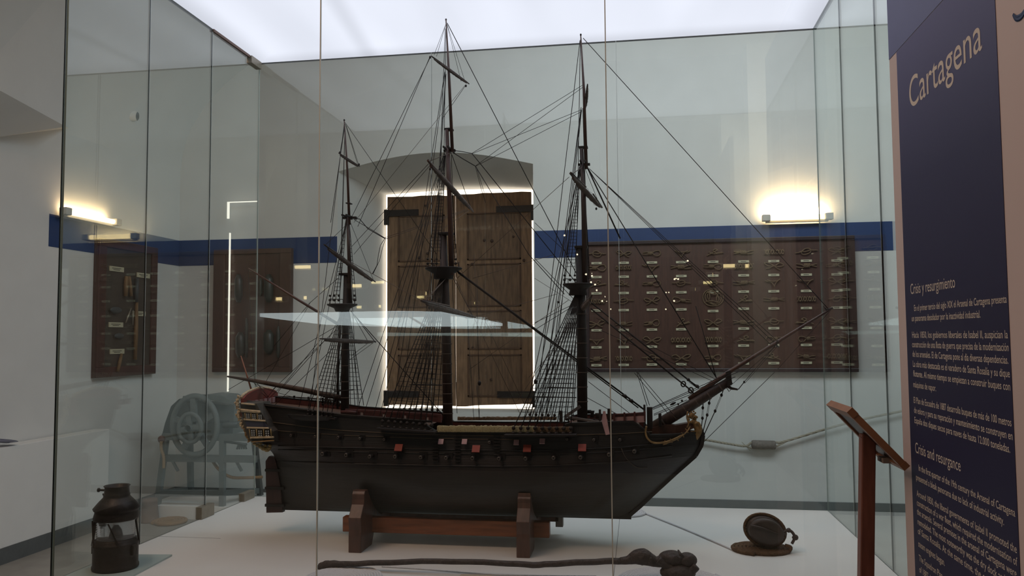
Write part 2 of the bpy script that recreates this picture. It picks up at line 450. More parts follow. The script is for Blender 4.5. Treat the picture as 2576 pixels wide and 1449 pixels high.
# ------------------------------------------------------------------ ship model
YC = 3.262
def S(x, y, dy=0): return P(x, y, YC+dy)
PXM = YC*1.03/F          # metres per pixel near the ship
ship = empty('ship_model', (S(1150, 1290).x, YC, S(1150, 1290).z), 'large three-masted wooden warship model in dark wood with black rigging inside the glass case', 'model ship')
zk = S(1150, 1291).z
HB = .205
# outline tables in world units
stemT = [(S(x, y).z, S(x, y).x) for x, y in ((1588,1294),(1612,1272),(1640,1245),(1700,1190),(1750,1145),(1763,1120),(1766,1095),(1750,1062),(1740,1000))]
sternT = [(S(712,1290).z, S(712,1290).x), (S(700,1200).z, S(700,1200).x), (S(690,1165).z, S(690,1165).x)] + \
    [(S(x, y, -.15).z, S(x, y, -.15).x) for x, y in ((662,1136),(640,1117),(622,1098),(609,1060),(601,1008),(600,960))]
shT = [(598,1010),(650,1017),(700,1023),(795,1033),(860,1043),(1085,1059),(1112,1085),(1250,1087),(1440,1087),(1448,1067),(1560,1064),(1622,1063),(1636,1098),(1700,1094),(1745,1088),(1770,1090)]
def sheer(s):                      # z of the near rail for a station s of 0..1 (by pixel column)
    x = lerp(600, 1766, s); y = interp(shT, x)
    return S(x, y, -.17 if s < .88 else -.17*(1-s)/.12).z
def breadth(s, v):
    # midship section
    if v < .45: g = (sin(pi/2*min(1, (v+.012)/.46)))**.62
    else: g = 1 - .16*sstep(.5, 1.0, v)
    # stern run
    e = .70*sstep(.42, .66, v)
    if s < .42:
        t = (.42-s)/.42
        g *= 1-(1-e)*t**(1.35+2.4*v)
    if s > .60:
        t = (s-.60)/.40
        g *= max(0.0, 1-t**(1.7+2.2*v))**.9
    return HB*g
NS, NV = 84, 30
def hull_pt(s, v, side):
    zt = sheer(s); z = lerp(zk, zt, v)
    xa, xb = interp(sorted(sternT), z), interp(sorted(stemT), z)
    x = lerp(xa, xb, s)
    return Vector((x, YC+side*breadth(s, v), z))
hull = MB()
def hmat(v, s):
    return 2 if v < .52 else (1 if v < .72 else 0)
for side in (-1, 1):
    rows = [[hull_pt(i/NS, j/NV, side) for i in range(NS+1)] for j in range(NV+1)]
    for j in range(NV):
        hull.m = hmat((j+.5)/NV, 0)
        hull.grid(rows[j:j+2], True, side > 0)
    # inner face of the bulwark
    hull.m = 3
    rows = []
    for v in (1.0, .93, .86, .80):
        rows.append([hull_pt(i/NS, v, side)*1.0 - Vector((0, side*min(.012, max(.0, breadth(i/NS, v)*.5)), 0)) for i in range(NS+1)])
    hull.grid(rows, True, side < 0)
    # cap rail
    hull.m = 0
    tp = [hull_pt(i/NS, 1, side) for i in range(NS+1)]
    hull.grid([[p+Vector((0, side*.004, .004)) for p in tp], [p-Vector((0, side*.016, -.004)) for p in tp]], False, side > 0)
    hull.grid([[p+Vector((0, side*.004, -.004)) for p in tp], [p+Vector((0, side*.004, .004)) for p in tp]], False, side > 0)
# transom and keel
hull.m = 0
for j in range(NV):
    a, b = hull_pt(0, j/NV, -1), hull_pt(0, j/NV, 1); c, d = hull_pt(0, (j+1)/NV, 1), hull_pt(0, (j+1)/NV, -1)
    hull.add([a, b, c, d], [(0, 3, 2, 1)])
hull.m = 2
hull.box((S(712,1290).x, YC-.008, zk-.004), (S(1588,1294).x, YC+.008, zk+.02))
stp = [S(x, y) for x, y in ((1585,1295),(1612,1272),(1640,1245),(1700,1190),(1750,1146),(1765,1120),(1769,1095),(1760,1072))]
for a, b in zip(stp, stp[1:]): hull.beam(a, b, .014, .018, Vector((0,1,0)))
hull.build('hull', [HULLB, HULLM, HULLW, REDD], ship)
# decks inside the bulwarks
dk = MB()
def deck(s0, s1, drop, n=20):
    rows = [[], []]
    for i in range(n+1):
        s = lerp(s0, s1, i/n); p = hull_pt(s, 1, -1); b = max(0.001, breadth(s, .9)-.01)
        z = p.z-drop
        rows[0].append(Vector((p.x, YC-b, z))); rows[1].append(Vector((p.x, YC+b, z)))
    dk.grid(rows, False)
deck(.0, .42, .022); deck(.44, .72, .02); deck(.73, .88, .018)
dk.build('deck', DECK, ship)
def near(x, y, out=0.0):
    """a point on the near hull side below image column x, row y (found on the hull, not on the picture)"""
    dyv = -.2
    for _ in range(6):
        p = S(x, y, dyv); zt = None
        best = None
        s = (x-600)/1166.0
        for _2 in range(5):
            zt = sheer(max(0, min(1, s))); v = max(0, min(1, (p.z-zk)/(zt-zk)))
            xa, xb = interp(sorted(sternT), p.z), interp(sorted(stemT), p.z)
            s = max(0, min(1, (p.x-xa)/(xb-xa)))
        dyv = -breadth(s, v)
    return S(x, y, dyv-out), dyv
def hull_line(pts, r, m, name, out=.002, n=5, lab=None):
    """a moulding that follows the hull side"""
    pp = []
    for (a, b), (c, d) in zip(pts, pts[1:]):
        k = max(1, int(abs(c-a)/16))
        for i in range(k): pp.append(near(lerp(a, c, i/k), lerp(b, d, i/k), out)[0])
    pp.append(near(pts[-1][0], pts[-1][1], out)[0])
    o = MB().tube(pp, r, n).build(name, m, ship)
    if lab: part(o, lab)
    return o
MOULD = mat('dull gilt moulding', rgb(92, 76, 56), .5)
hull_line([(668,1060),(760,1072),(860,1083),(1000,1091),(1100,1094),(1300,1097),(1420,1095),(1560,1091),(1640,1086)], .0016, MOULD, 'moulding')
hull_line([(690,1083),(860,1095),(1090,1103),(1300,1106)], .0012, MOULD, 'moulding')
hull_line([(700,1122),(860,1126),(1100,1131),(1250,1133),(1400,1132),(1560,1126),(1690,1112)], .0028, HULLB, 'wale')
hull_line([(700,1131),(860,1136),(1100,1141),(1250,1143),(1400,1142),(1560,1136),(1690,1122)], .0022, HULLB, 'wale')
hull_line([(700,1160),(860,1166),(1100,1171),(1250,1173),(1400,1171),(1560,1163),(1690,1146)], .0028, HULLW, 'wale')
hull_line([(612,1013),(700,1024),(795,1034),(860,1043),(1085,1060)], .004, DARKW, 'rail_moulding')
# side ladders
for xx in (1095, 1151, 1250):
    o = MB()
    for k in range(9 if xx != 1250 else 7):
        p, dv = near(xx, 1096+k*8, .004); o.box(p-Vector((.012, .004, .0015)), p+Vector((.012, .004, .0015)))
    o.build('side_ladder', DARKW, ship)
# rudder
ru = MB().prism([S(676,1148,-.012), S(690,1150,-.012), S(697,1175,-.012), S(706,1235,-.012), S(711,1289,-.012), S(670,1290,-.012), S(668,1160,-.012)], (0, .024, 0)).build('rudder', mat('brown rudder wood', rgb(66, 44, 40), .5, var=.25, scale=15, grain=(5, 5, .7)), ship)
for yy in (1180, 1225, 1268): MB().box(S(666, yy, -.02), S(724, yy+3, .02)).build('rudder_hinge', DARKW, ru)
# cannons and gun ports
def cannon(x, y, big=True):
    p, dv = near(x, y, 0); s = 1.0 if big else .72
    MB().box(p+Vector((-.016*s, -.0035, -.016*s)), p+Vector((.016*s, .010, .015*s))).build('gunport', mat('port recess', rgb(16, 15, 15), .8), ship)
    c = p+Vector((0, 0, -.001)); q = c+Vector((-.004, -.034*s, 0))
    o = MB().tube([c+Vector((0,.01,0)), c+(q-c)*.7, c+(q-c)*.75, c+(q-c)*.92, q], [.0075*s, .006*s, .0085*s, .0085*s, .0068*s], 14)
    ax = (q-c).normalized()
    o.m = 1; o.lathe([(.0068*s, 0), (.0066*s, .0008), (.0038*s, .0009)], q, 14, ax)
    o.m = 2; o.lathe([(.0038*s, .0009), (.0001, .0009)], q, 14, ax)
    o.build('cannon', [DARKW, mat('worn muzzle metal', rgb(104, 96, 88), .4, .5), mat('port recess', None)], ship)
for x, y in ((821,1138),(880,1141),(939,1145),(1002,1145),(1066,1147),(1129,1148),(1195,1149),(1261,1150),(1327,1150),(1397,1148),(1464,1147),(1535,1140),(1598,1132)):
    cannon(x, y)
for x, y in ((740,1093),(800,1096),(858,1098),(912,1101),(973,1103),(1236,1110),(1430,1102),(1497,1104),(1562,1104)):
    cannon(x, y, False)
def lidp(x, y, w_, h_, m, nm='gunport_lid'):
    p, dv = near(x, y, .006)
    o = MB(); o.cbox(p+Vector((0,-.012,0)), (w_*PXM, .004, h_*PXM), Matrix.Rotation(radians(-38), 3, 'X'))
    return o.build(nm, m, ship)
for x, y in ((1005,1125),(1199,1128),(1327,1127),(1465,1125)): lidp(x, y, 18, 18, LID)
for x, y in ((1111,1110),(1170,1110),(1300,1112),(1365,1109)): lidp(x, y, 12, 13, PINK)
# taffrail: red curved board across the stern
tx = S(604, 1010, -.15).x
arc = []
for i in range(15):
    t = i/14; yy = lerp(-.158, .158, t)
    arc.append(Vector((tx+.02, YC+yy, S(604, 1002, -.15).z + .030*sin(pi*t)**.6)))
poly = arc + [Vector((tx+.02, YC+.158, arc[0].z-.075)), Vector((tx+.02, YC-.158, arc[0].z-.075))]
MB().prism(poly, (-.014, 0, 0)).build('taffrail', RED, ship)
o = MB().tube([p+Vector((-.012, 0, .002)) for p in arc], .006, 8); o.build('taffrail_moulding', CREAM, ship)
o = MB()
for i in range(6):
    z = arc[0].z-.025; y = YC-.10+i*.04
    o.cbox((tx+.026, y, z), (.006, .026, .022))
part(o.build('taffrail_panel', PINK, ship), 'pale panels on the red taffrail')
# quarter gallery on the near stern corner
def dyg(x, y): return near(max(x, 612), y)[1]
gal = MB()
gp = [(603,1014),(645,1015),(652,1030),(668,1056),(676,1075),(686,1085),(690,1112),(634,1113),(622,1096),(611,1062),(606,1035)]
gal.prism([S(x, y, -.205) for x, y in gp], (0, .12, 0))
gobj = gal.build('quarter_gallery', mat('grey gallery wood', rgb(70, 66, 60), .6, var=.25, scale=40), ship)
def gplate(pts, m, nm, th=.006, out=0.0, parent=None, bev=0):
    return MB().prism([S(x, y, -.205-out) for x, y in pts], (0, -th, 0)).build(nm, m, parent or gobj)
def gband(x0, y0, x1, y1, h, m=CREAM, th=.012):
    a, b = S(x0, y0, -.205-th/2), S(x1, y1, -.205-th/2)
    n = 10; pts = [a.lerp(b, i/n) for i in range(n+1)]
    MB().tube(pts, h*PXM/2, 8).build('gallery_moulding', m, gobj)
gband(607, 1015, 641, 1018, 4); gband(606, 1031, 655, 1036, 6); gband(606, 1034, 652, 1038, 4)
gband(613, 1055, 668, 1059, 4.5); gband(621, 1076, 676, 1077, 4.5); gband(630, 1101, 689, 1100, 5); gband(632, 1112, 690, 1108, 3, GOLD)
gplate([(617,1059),(666,1062),(674,1073),(622,1073)], BLUEG, 'blue_panel', .004)
gplate([(607,1020),(640,1022),(644,1029),(608,1027)], DARKW, 'carved_panel', .003)
gplate([(633,1104),(689,1103),(689,1108),(636,1110)], DARKW, 'carved_panel', .003)
def gwin(cx, cy, w_, h_):
    f = gplate([(cx-w_/2, cy-h_/2), (cx+w_/2, cy-h_/2+.4), (cx+w_/2+1, cy+h_/2+.4), (cx-w_/2+1, cy+h_/2)], mat('port recess', None), 'gallery_window', .003, .001)
    o = MB()
    for i in range(2):
        for j in range(3):
            px_, py_ = cx+(i-.5)*w_*.46+(j-1)*.3, cy+(j-1)*h_*.3
            a = S(px_-w_*.14, py_-h_*.09, -.210); b = S(px_+w_*.14, py_+h_*.09, -.210)
            o.box(a-Vector((0,.001,0)), b+Vector((0,0,0)))
    o.build('pane', PANE, f)
for cx, cy in ((623.5,1046.3),(639,1048),(654.5,1049)): gwin(cx, cy, 11, 14)
for cx, cy in ((636.5,1089),(654.5,1090),(672.5,1090)): gwin(cx, cy, 12, 18)
for a, b, c, d in ((616,1039,618,1055),(631,1040,632,1056),(647,1041,648,1057),(627,1079,630,1100),(645,1079,646,1100),(663,1079,664,1100),(681,1079,683,1100)):
    MB().tube([S(a, b, -.211), S(a*.4+c*.6, b*.4+d*.6, -.213), S(c, d, -.211)], [.003, .0022, .003], 8).build('pilaster', mat('dull gold pilaster', rgb(140, 120, 78), .5, var=.2, scale=80), gobj)
# carved figures down the stern corner
def figure(pts, m=CREAM):
    o = MB()
    for k, (x, y, r) in enumerate(pts):
        c = S(x, y, -.19); o.ball(c, r*PXM, 7, (1, 1.1, 1.25))
        o.ball(c+Vector((.006*sin(k*2.1), -.008, .005)), r*PXM*.55, 6)
        o.ball(c+Vector((-.006, .002, .008*cos(k))), r*PXM*.5, 6)
    return o.build('carved_figure', m, ship)
figure([(601,1000,4),(598,1008,4.5),(597,1016,5),(598,1023,4.5)])
figure([(602,1031,3.6),(601,1038,4.6),(600,1046,5.4),(603,1053,4.6)])
figure([(608,1060,3.8),(607,1067,4.8),(611,1074,4.6)])
figure([(617,1082,4.4),(620,1090,4.6),(623,1098,4.4),(627,1107,4)], GOLD)
figure([(684,1082,2.4),(686,1088,2.8),(685,1095,2.4),(687,1101,2.6)], GOLD)
o = MB()
for k, (x, y, r) in enumerate(((640,1116,4),(648,1120,5),(656,1124,5.5),(664,1128,6.5),(672,1131,6.5),(677,1127,5),(679,1121,4),(668,1121,4),(655,1116,3.5))):
    o.ball(S(x, y, -.15), r*PXM, 7, (1.1, 1.4, .9))
o.build('gallery_drop', mat('pale gilded carving', rgb(168, 146, 96), .5, var=.3, scale=80, bump=.6), gobj)
# open rails of the poop and quarterdeck, bulwark strips
def fence(pts, dy, m, post, step, name, h=10):
    o = MB()
    P3 = [S(x, y, dy) for x, y in pts]
    o.tube(P3, .0028, 6)
    for (a, b), (c, d) in zip(pts, pts[1:]):
        k = max(1, int((c-a)/step))
        for i in range(k+1):
            x, y = lerp(a, c, i/k), lerp(b, d, i/k)
            q = S(x, y, dy); o.box(q-Vector((.0035, .0035, h*PXM)), q+Vector((.0035, .0035, .006)))
    return o.build(name, m, ship)
part(fence([(672,996),(740,999),(812,1004),(860,1008)], .15, DARKW, 1, 36, 'deck_rail', 22), 'thin dark rail on the far side')
def strip(pts, dy, h, m, name, th=.008, lab=None):
    rows = [[S(x, y, dy) for x, y in pts], [S(x, y+h, dy) for x, y in pts]]
    rows2 = [[p+Vector((0, th, 0)) for p in rows[1]], [p+Vector((0, th, 0)) for p in rows[0]]]
    o = MB(); o.grid(rows+rows2+[rows[0]], False, True)
    for k in (0, -1): o.add([rows[0][k], rows[1][k], rows2[0][k], rows2[1][k]], [(0,1,2,3)])
    o = o.build(name, m, ship)
    if lab: part(o, lab)
    return o
strip([(655,1003),(700,1009),(795,1019),(850,1024)], .145, 4, REDD, 'rail_cap')
strip([(662,1007),(700,1012),(795,1022),(846,1027)], .15, 11, PINK, 'bulwark_panel')
for i in range(9):
    x = 676+i*20; q = S(x, 1008+(x-676)*.105, .143); MB().box(q-Vector((.004,.004,.02)), q+Vector((.004,.004,.004))).build('bulwark_post', REDD, ship)
# red bulwark abreast the main mast (near side) with square openings
segs = [(868,1029),(905,1031),(950,1033),(1000,1036),(1050,1039),(1110,1043)]
strip(segs, -.168, 5, REDD, 'rail_cap', .012)
opn = [(905,913),(961,970),(1015,1022),(1071,1078)]
xs = [868]+[q for ab in opn for q in ab]+[1110]
for a, b in zip(xs[0::2], xs[1::2]):
    pts = [(a, interp(segs, a)+4), (b, interp(segs, b)+4)]
    strip(pts, -.166, 16, REDD, 'bulwark_panel', .01)
strip([(868,1046),(1085,1058)], -.168, 5, DARKW, 'rail_cap', .012)
# round-ended boat hull shape and channel mass on the near side
hull_line([(858,1036),(880,1036),(900,1038)], .006, REDD, 'rail_cap', 0)
# forecastle bulwark
strip([(1540,1044),(1580,1042),(1622,1040)], -.135, 6, REDD, 'rail_cap')
strip([(1545,1050),(1622,1046)], -.135, 16, PINK, 'bulwark_panel')
fence([(1545,1043),(1622,1038)], -.137, REDD, 1, 20, 'bulwark_post', 20)
strip([(1430,1058),(1510,1062)], .12, 5, PINK, 'bulwark_panel')
fence([(1430,1054),(1520,1057)], .12, DARKW, 1, 12, 'bulwark_post', 9)
# hammock nettings along the waist
def netting(x0, y0, x1, y1, dy, h, m, nm):
    o = MB(); n = 60
    rows = []
    for a in range(5):
        row = []
        for i in range(n+1):
            t = i/n; p = S(lerp(x0, x1, t), lerp(y0, y1, t), dy)
            jz = random.uniform(-.0022, .0022); jy = random.uniform(-.002, .002)
            hh = h*PXM
            off = [(-.010, 0), (-.011, hh*.95), (0, hh*1.05), (.011, hh*.9), (.010, 0)][a]
            row.append(p+Vector((0, off[0]+jy, off[1]+(jz if a in (1,2,3) else 0))))
        rows.append(row)
    o.grid(rows, True)
    return o.build(nm, m, ship)
part(netting(1101,1086,1345,1087, -.176, 14, NET, 'hammock_netting'), 'cream hammock netting on the near side')
part(netting(1345,1087,1440,1087, -.176, 12, NETD, 'hammock_netting'), 'brown end of the near hammock netting')
part(netting(1152,1057,1400,1056, .178, 8, NETD, 'hammock_netting'), 'brown hammock netting on the far side')
strip([(1110,1066),(1400,1062)], .165, 5, REDD, 'bulwark_panel')
# channels with deadeyes
def deadeyes(xs, y0, y1, dy, gap, r=3.6, hang=9):
    for i, x in enumerate(xs):
        t = i/max(1, len(xs)-1); y = lerp(y0, y1, t)
        o = MB(); c = S(x, y, dy)
        o.lathe([(.0005, -.003), (r*PXM, -.0025), (r*PXM*1.08, 0), (r*PXM, .0025), (.0005, .003)], c, 12, Vector((0,1,0)))
        c2 = S(x-1, y+hang, dy)
        o.lathe([(.0005, -.003), (r*PXM, -.0025), (r*PXM*1.08, 0), (r*PXM, .0025), (.0005, .003)], c2, 12, Vector((0,1,0)))
        for q in (-1.6, 0, 1.6): o.tube([c+Vector((q*PXM, -.002, 0)), c2+Vector((q*PXM, -.002, 0))], .0006, 4)
        o.build('deadeye', DARKW, ship)
def channel(x0, y0, x1, y1, dy, nm='channel'):
    a, b = S(x0, y0, dy), S(x1, y1, dy)
    MB().beam(a, b, .045, .006).build(nm, DARKW, ship)
far_main = [1017+i*14 for i in range(8)]; far_fore = [1333+i*15.5 for i in range(8)]
deadeyes(far_main, 1029, 1032, .175, 8); deadeyes(far_fore, 1043, 1046, .17, 8)
near_main = [962+i*15.5 for i in range(9)]; near_fore = [1292+i*18 for i in range(9)]
deadeyes(near_main, 1060, 1070, -.196, 9, 4.2, 14); deadeyes(near_fore, 1077, 1078, -.196, 9, 4.2, 13)
channel(950, 1077, 1098, 1087, -.205); channel(1270, 1094, 1450, 1094, -.205)
near_miz = [775+i*12 for i in range(6)]; far_miz = [828+i*11 for i in range(7)]
deadeyes(near_miz, 1034, 1040, -.175, 8, 3, 9)
channel(765, 1046, 848, 1052, -.18)

# ---- masts
def spar(pts, rs, name, m, dys=None, parent=ship, n=12):
    dys = dys or [0]*len(pts)
    P3 = [S(x, y, d) for (x, y), d in zip(pts, dys)]
    return MB().tube(P3, [r*PXM for r in rs], n).build(name, m, parent)
def bands(mast, x0, y0, x1, y1, r, n):
    o = MB()
    for i in range(n):
        t = i/(n-1); p = S(lerp(x0, x1, t), lerp(y0, y1, t)); o.lathe([(r*PXM, -.002), (r*PXM*1.06, 0), (r*PXM, .002)], p, 12)
    o.build('mast_band', ROPEL, mast)
mz = spar([(868,1046),(868,900),(872,690)], [11,10,7.5], 'mizzen_mast', DARKW)
spar([(849,1028),(851,900),(858,775)], [3,3,2.4], 'mizzen_trysail_mast', DARKW)
mm_ = spar([(1127,1078),(1122,800),(1114,588)], [12.5,12,9.5], 'main_mast', MAST); bands(mm_, 1126.5, 1040, 1122.5, 790, 13, 11)
fm = spar([(1465,1066),(1464,860),(1458,622)], [12.5,12.5,9.5], 'fore_mast', DARKW); bands(fm, 1465, 1010, 1463, 790, 13.2, 7)
bands(mz, 868, 1000, 869, 800, 10.6, 6)
D = -.012
spar([(881,775),(878,640),(875,548)], [5,4.6,3.8], 'mizzen_topmast', MAST, [D]*3)
spar([(879,565),(874,430),(866,304)], [3.6,2.8,1.4], 'mizzen_topgallant_mast', MASTR, [D]*3)
spar([(1136,692),(1131,500),(1124,326)], [6.6,6.4,4.8], 'main_topmast', MASTR, [D]*3)
spar([(1138,382),(1130,200),(1122,50)], [4.4,3.6,1.5], 'main_topgallant_mast', MASTR, [D]*3)
spar([(1472,728),(1469,540),(1463,374)], [6.6,6.2,4.6], 'fore_topmast', MAST, [D]*3)
spar([(1475,425),(1469,230),(1461,90)], [4.2,3.4,1.5], 'fore_topgallant_mast', MASTR, [D]*3)
def cap(x, y, w_, h_, name='mast_cap'):
    c = S(x, y); MB().cbox(c, (w_*PXM, .035, h_*PXM)).build(name, DARKW, ship, bevel=.002)
cap(868, 690, 28, 6); cap(1122, 588, 38, 7); cap(1129.5, 326, 21, 5); cap(1462, 622, 32, 7); cap(1467.5, 371, 22, 4); cap(877, 549, 14, 4); cap(878,512,12,3)
for x, y, r in ((1122,50,2.2),(1461,88,2.2),(866,303,2)):
    MB().lathe([(.0003, .006), (r*PXM, .004), (r*PXM, -.002), (.0003, -.003)], S(x, y), 10).build('mast_truck', DARKW, ship)
def top(x, y, w_, hb, bw, name='mast_top'):
    c = S(x, y); o = MB(); R = w_/2*PXM
    o.lathe([(.001, .004), (R, .004), (R*1.02, 0), (R*.97, -.003), (R*.55, -hb*PXM*.5), (bw/2*PXM, -hb*PXM), (.001, -hb*PXM)], c, 28)
    t = o.build(name, DARKW, ship)
    r = MB(); r.tube([c+Vector((R*.86*cos(a), R*.86*sin(a), .026)) for a in [2*pi*k/20 for k in range(11)]], .0016, 5)
    for k in range(0, 11, 2):
        a = 2*pi*k/20; q = c+Vector((R*.86*cos(a), R*.86*sin(a), 0)); r.tube([q, q+Vector((0,0,.026))], .0014, 5)
    r.build('top_railing', DARKW, t)
    return c, R
for (x, y, w_, hb, bw, z1) in ((861,767,76,17,34,0),(1116,676,92,26,48,0),(1454,716,74,26,46,0)):
    c, R = top(x, y, w_, hb, bw)
for x, y, w_ in ((1131,379,30),(1470,414,28),(880,548,36)):
    o = MB(); c = S(x, y)
    o.cbox(c, (w_*PXM, .016, 5*PXM)); o.cbox(c+Vector((.006,0,.004)), (4*PXM, .12, 4*PXM)); o.cbox(c+Vector((-.012,0,.004)), (4*PXM, .12, 4*PXM))
    o.build('crosstrees', DARKW, ship)
# topmast shroud deadeyes standing on the tops
for xs, y, d in (((830,841,852),755,-.05),((892,),755,-.04),((1076,1087,1098),663,-.07),((1146,),663,-.05),((1420,1434,1446),704,-.06)):
    for x in xs: 
        o = MB(); c = S(x, y, d); o.lathe([(.0005,-.003),(3.4*PXM,-.002),(3.4*PXM,.002),(.0005,.003)], c, 10, Vector((0,1,0)))
        c = S(x, y-11, d); o.lathe([(.0005,-.003),(2.8*PXM,-.002),(2.8*PXM,.002),(.0005,.003)], c, 10, Vector((0,1,0)))
        o.build('top_deadeye', DARKW, ship)
# ---- yards with furled sails
def yard(a, b, da, db, r, name, sailr=0, m=MAST):
    p, q = S(*a, da), S(*b, db)
    n = 12; pts = [p.lerp(q, i/n) for i in range(n+1)]
    rs = [r*PXM*(.45+.55*sin(pi*min(1, max(0, i/n)))**.6) for i in range(n+1)]
    y = MB().tube(pts, rs, 10).build(name, m, ship)
    if sailr:
        n = 30; pts = []; rs = []
        for i in range(n+1):
            t = lerp(.07, .93, i/n); pp = p.lerp(q, t)+Vector((0, -.004, -.004-.3*sailr*PXM)); pts.append(pp)
            rs.append(sailr*PXM*(.35+.65*sin(pi*i/n)**.7)*(1+.16*sin(i*2.6)))
        MB().tube(pts, rs, 10).build('furled_sail', SAIL, y)
        o = MB()
        for t in (.2, .32, .44, .56, .68, .8):
            c = p.lerp(q, t)+Vector((0,-.004,-.004)); ax = (q-p).normalized()
            R = sailr*PXM*1.25
            o.lathe([(R, -.0015), (R*1.08, 0), (R, .0015)], c, 10, ax)
        o.build('gasket', ROPEL, y)
    return y
yard((1085,141), (1180,211), -.17, .17, 3.0, 'topgallant_yard', 3.2)
yd = yard((1076,404), (1188,528), -.45, .45, 4.6, 'topsail_yard', 6.0, MASTR)
spar([(1083,418),(1190,532)], [2.2,2.2], 'stunsail_boom', MASTR, [-.40,.47])
yard((1060,757), (1196,798), -.55, .6, 5.0, 'main_yard', 6.5)
spar([(1066,755),(1130,770)], [2.0,2.0], 'stunsail_boom', MASTR, [-.5,-.05])
yard((852,385), (905,419), -.12, .12, 2.4, 'topgallant_yard', 2.6)
yard((815,615), (944,709), -.30, .34, 3.4, 'topsail_yard', 5.2)
yard((805,852), (946,859), -.42, .42, 3.2, 'crossjack_yard', 4.2)
yard((1478,212), (1473,272), -.14, .14, 3.0, 'topgallant_yard', 3.6)
yard((1434,436), (1513,522), -.33, .33, 4.0, 'topsail_yard', 6.2)
spar([(1436,434),(1474,470)], [1.8,1.8], 'stunsail_boom', MAST, [-.33,-.02])
spar([(1492,488),(1515,522)], [1.8,1.8], 'stunsail_boom', MAST, [.15,.34])
yard((1488,745), (1452,792), -.5, .5, 4.6, 'fore_yard', 6.0)
# gaff, boom, ensign staff
spar([(624,675),(740,748),(851,816)], [1.8,3.2,4], 'gaff', MASTR)
bm = spar([(572,947),(640,958),(760,981),(870,1003)], [2.2,5.2,6.4,7], 'spanker_boom', MAST)
spar([(640,957),(760,979),(850,998)], [4.2,5.6,5.2], 'furled_sail', SAIL, [-.008]*3, bm)
spar([(606,895),(636,993)], [1.2,2.6], 'ensign_staff', mat('reddish staff', rgb(140, 84, 58), .5))
# bowsprit
bs = spar([(1628,1086),(1740,1018),(1838,957)], [14.5,13.5,9.5], 'bowsprit', MAST)
o = MB()
for x, y in ((1668,1061),(1695,1045),(1722,1029),(1752,1011),(1782,993),(1812,974)):
    c = S(x, y); ax = (S(1838,957)-S(1655,1068)).normalized(); R = lerp(14.8, 10.4, (x-1655)/183)*PXM
    o.lathe([(R, -.003), (R*1.07, 0), (R, .003)], c, 14, ax)
o.build('gammoning', ROPEL, bs)
spar([(1733,1004),(1834,936),(1950,864),(2092,776)], [5.4,5.4,4.2,2.6], 'jib_boom', MASTR, n=12)
ax = (S(1838,957)-S(1655,1068)).normalized()
o = MB(); o.prism([S(1826,936,-.018), S(1838,931,-.018), S(1842,964,-.018), S(1829,973,-.018)], (0, .036, 0)); o.build('bowsprit_cap', DARKW, ship)
o = MB(); o.tube([S(1828,970,.0), S(1840,977,0), S(1856,980,0)], [4*PXM, 3.4*PXM, 2.2*PXM], 8)
o.tube([S(1826,973,-.01), S(1834,985,-.01), S(1840,978,-.01)], 1*PXM, 5); o.build('dolphin_striker', MAST, ship)
o = MB(); o.tube([S(1957,857,-.02), S(1952,868,0), S(1957,872,.02)], 2.6*PXM, 7); o.tube([S(1944,866), S(1950,868)], 4.4*PXM, 8); o.build('boom_iron', DARKW, ship)
o = MB(); o.tube([S(2071,769), S(2079,780), S(2095,775)], [1.2*PXM, 2.4*PXM, 3*PXM], 7); o.build('boom_end_block', DARKW, ship)
# ---- beakhead
bk = MB().prism([S(1640,1076,-.03), S(1676,1068,-.03), S(1700,1070,-.03), S(1745,1062,-.012), S(1750,1075,-.012), S(1700,1098,-.03), S(1640,1100,-.03)], (0, .05, 0)).build('beakhead', mat('brown beakhead wood', rgb(76, 50, 40), .5, var=.25, scale=30), ship)
def gold_curve(pts, r, dys, nm='head_rail'):
    P3 = []
    for (x, y), d in zip(pts, dys):
        dn = near(x, y)[1] if y > 1098 else d
        P3.append(S(x, y, min(d, dn)-.006))
    P3 = catmull(P3, 5)
    return MB().tube(P3, [r*PXM]*len(P3), 8).build(nm, GOLD, ship)
gold_curve([(1626,1073),(1624,1087),(1629,1103),(1642,1113),(1662,1114),(1685,1109),(1706,1100),(1722,1090)], 2.4, [-.13,-.125,-.115,-.10,-.085,-.07,-.055,-.045])
gold_curve([(1668,1118),(1690,1110),(1710,1100),(1728,1086),(1736,1072)], 1.8, [-.085,-.07,-.055,-.045,-.03])
gold_curve([(1730,1035),(1728,1050),(1732,1066),(1728,1076)], 1.8, [-.035]*4)
for x0, y0, x1, y1 in ((1672,1108,1676,1118),(1686,1104,1691,1114),(1700,1098,1706,1109),(1714,1088,1720,1100),(1724,1078,1731,1089)):
    gold_curve([(x0, y0), ((x0+x1)/2+1, (y0+y1)/2), (x1, y1)], 1.2, [-.062]*3, 'rail_bracket')
# figurehead: rearing crowned lion
fg = MB()
body = catmull([S(x, y, -.012) for x, y in ((1741,1056),(1751,1068),(1757,1082),(1750,1098),(1745,1112),(1737,1122),(1734,1130))], 5)
rr = [interp([(0,4.5),(.25,9.5),(.45,9),(.65,6),(.82,5),(1,1.5)], i/(len(body)-1))*PXM for i in range(len(body))]
fg.tube(body, rr, 12)
fg.ball(S(1741,1046,-.014), 7.2*PXM, 9, (1.05, .9, 1.1))
fg.tube([S(1744,1047,-.016), S(1751,1049,-.016), S(1755,1051,-.016)], [4.6*PXM, 3.6*PXM, 2.4*PXM], 8)
fg.tube([S(1746,1052,-.016), S(1752,1056,-.016)], [2.6*PXM, 1.6*PXM], 7)
for x, y in ((1735,1040),(1739,1036),(1745,1035),(1749,1039)): fg.ball(S(x, y, -.014), 2.4*PXM, 6)
for x, y in ((1733,1048),(1732,1055),(1735,1062),(1740,1062)): fg.ball(S(x, y, -.016), 3.6*PXM, 6)
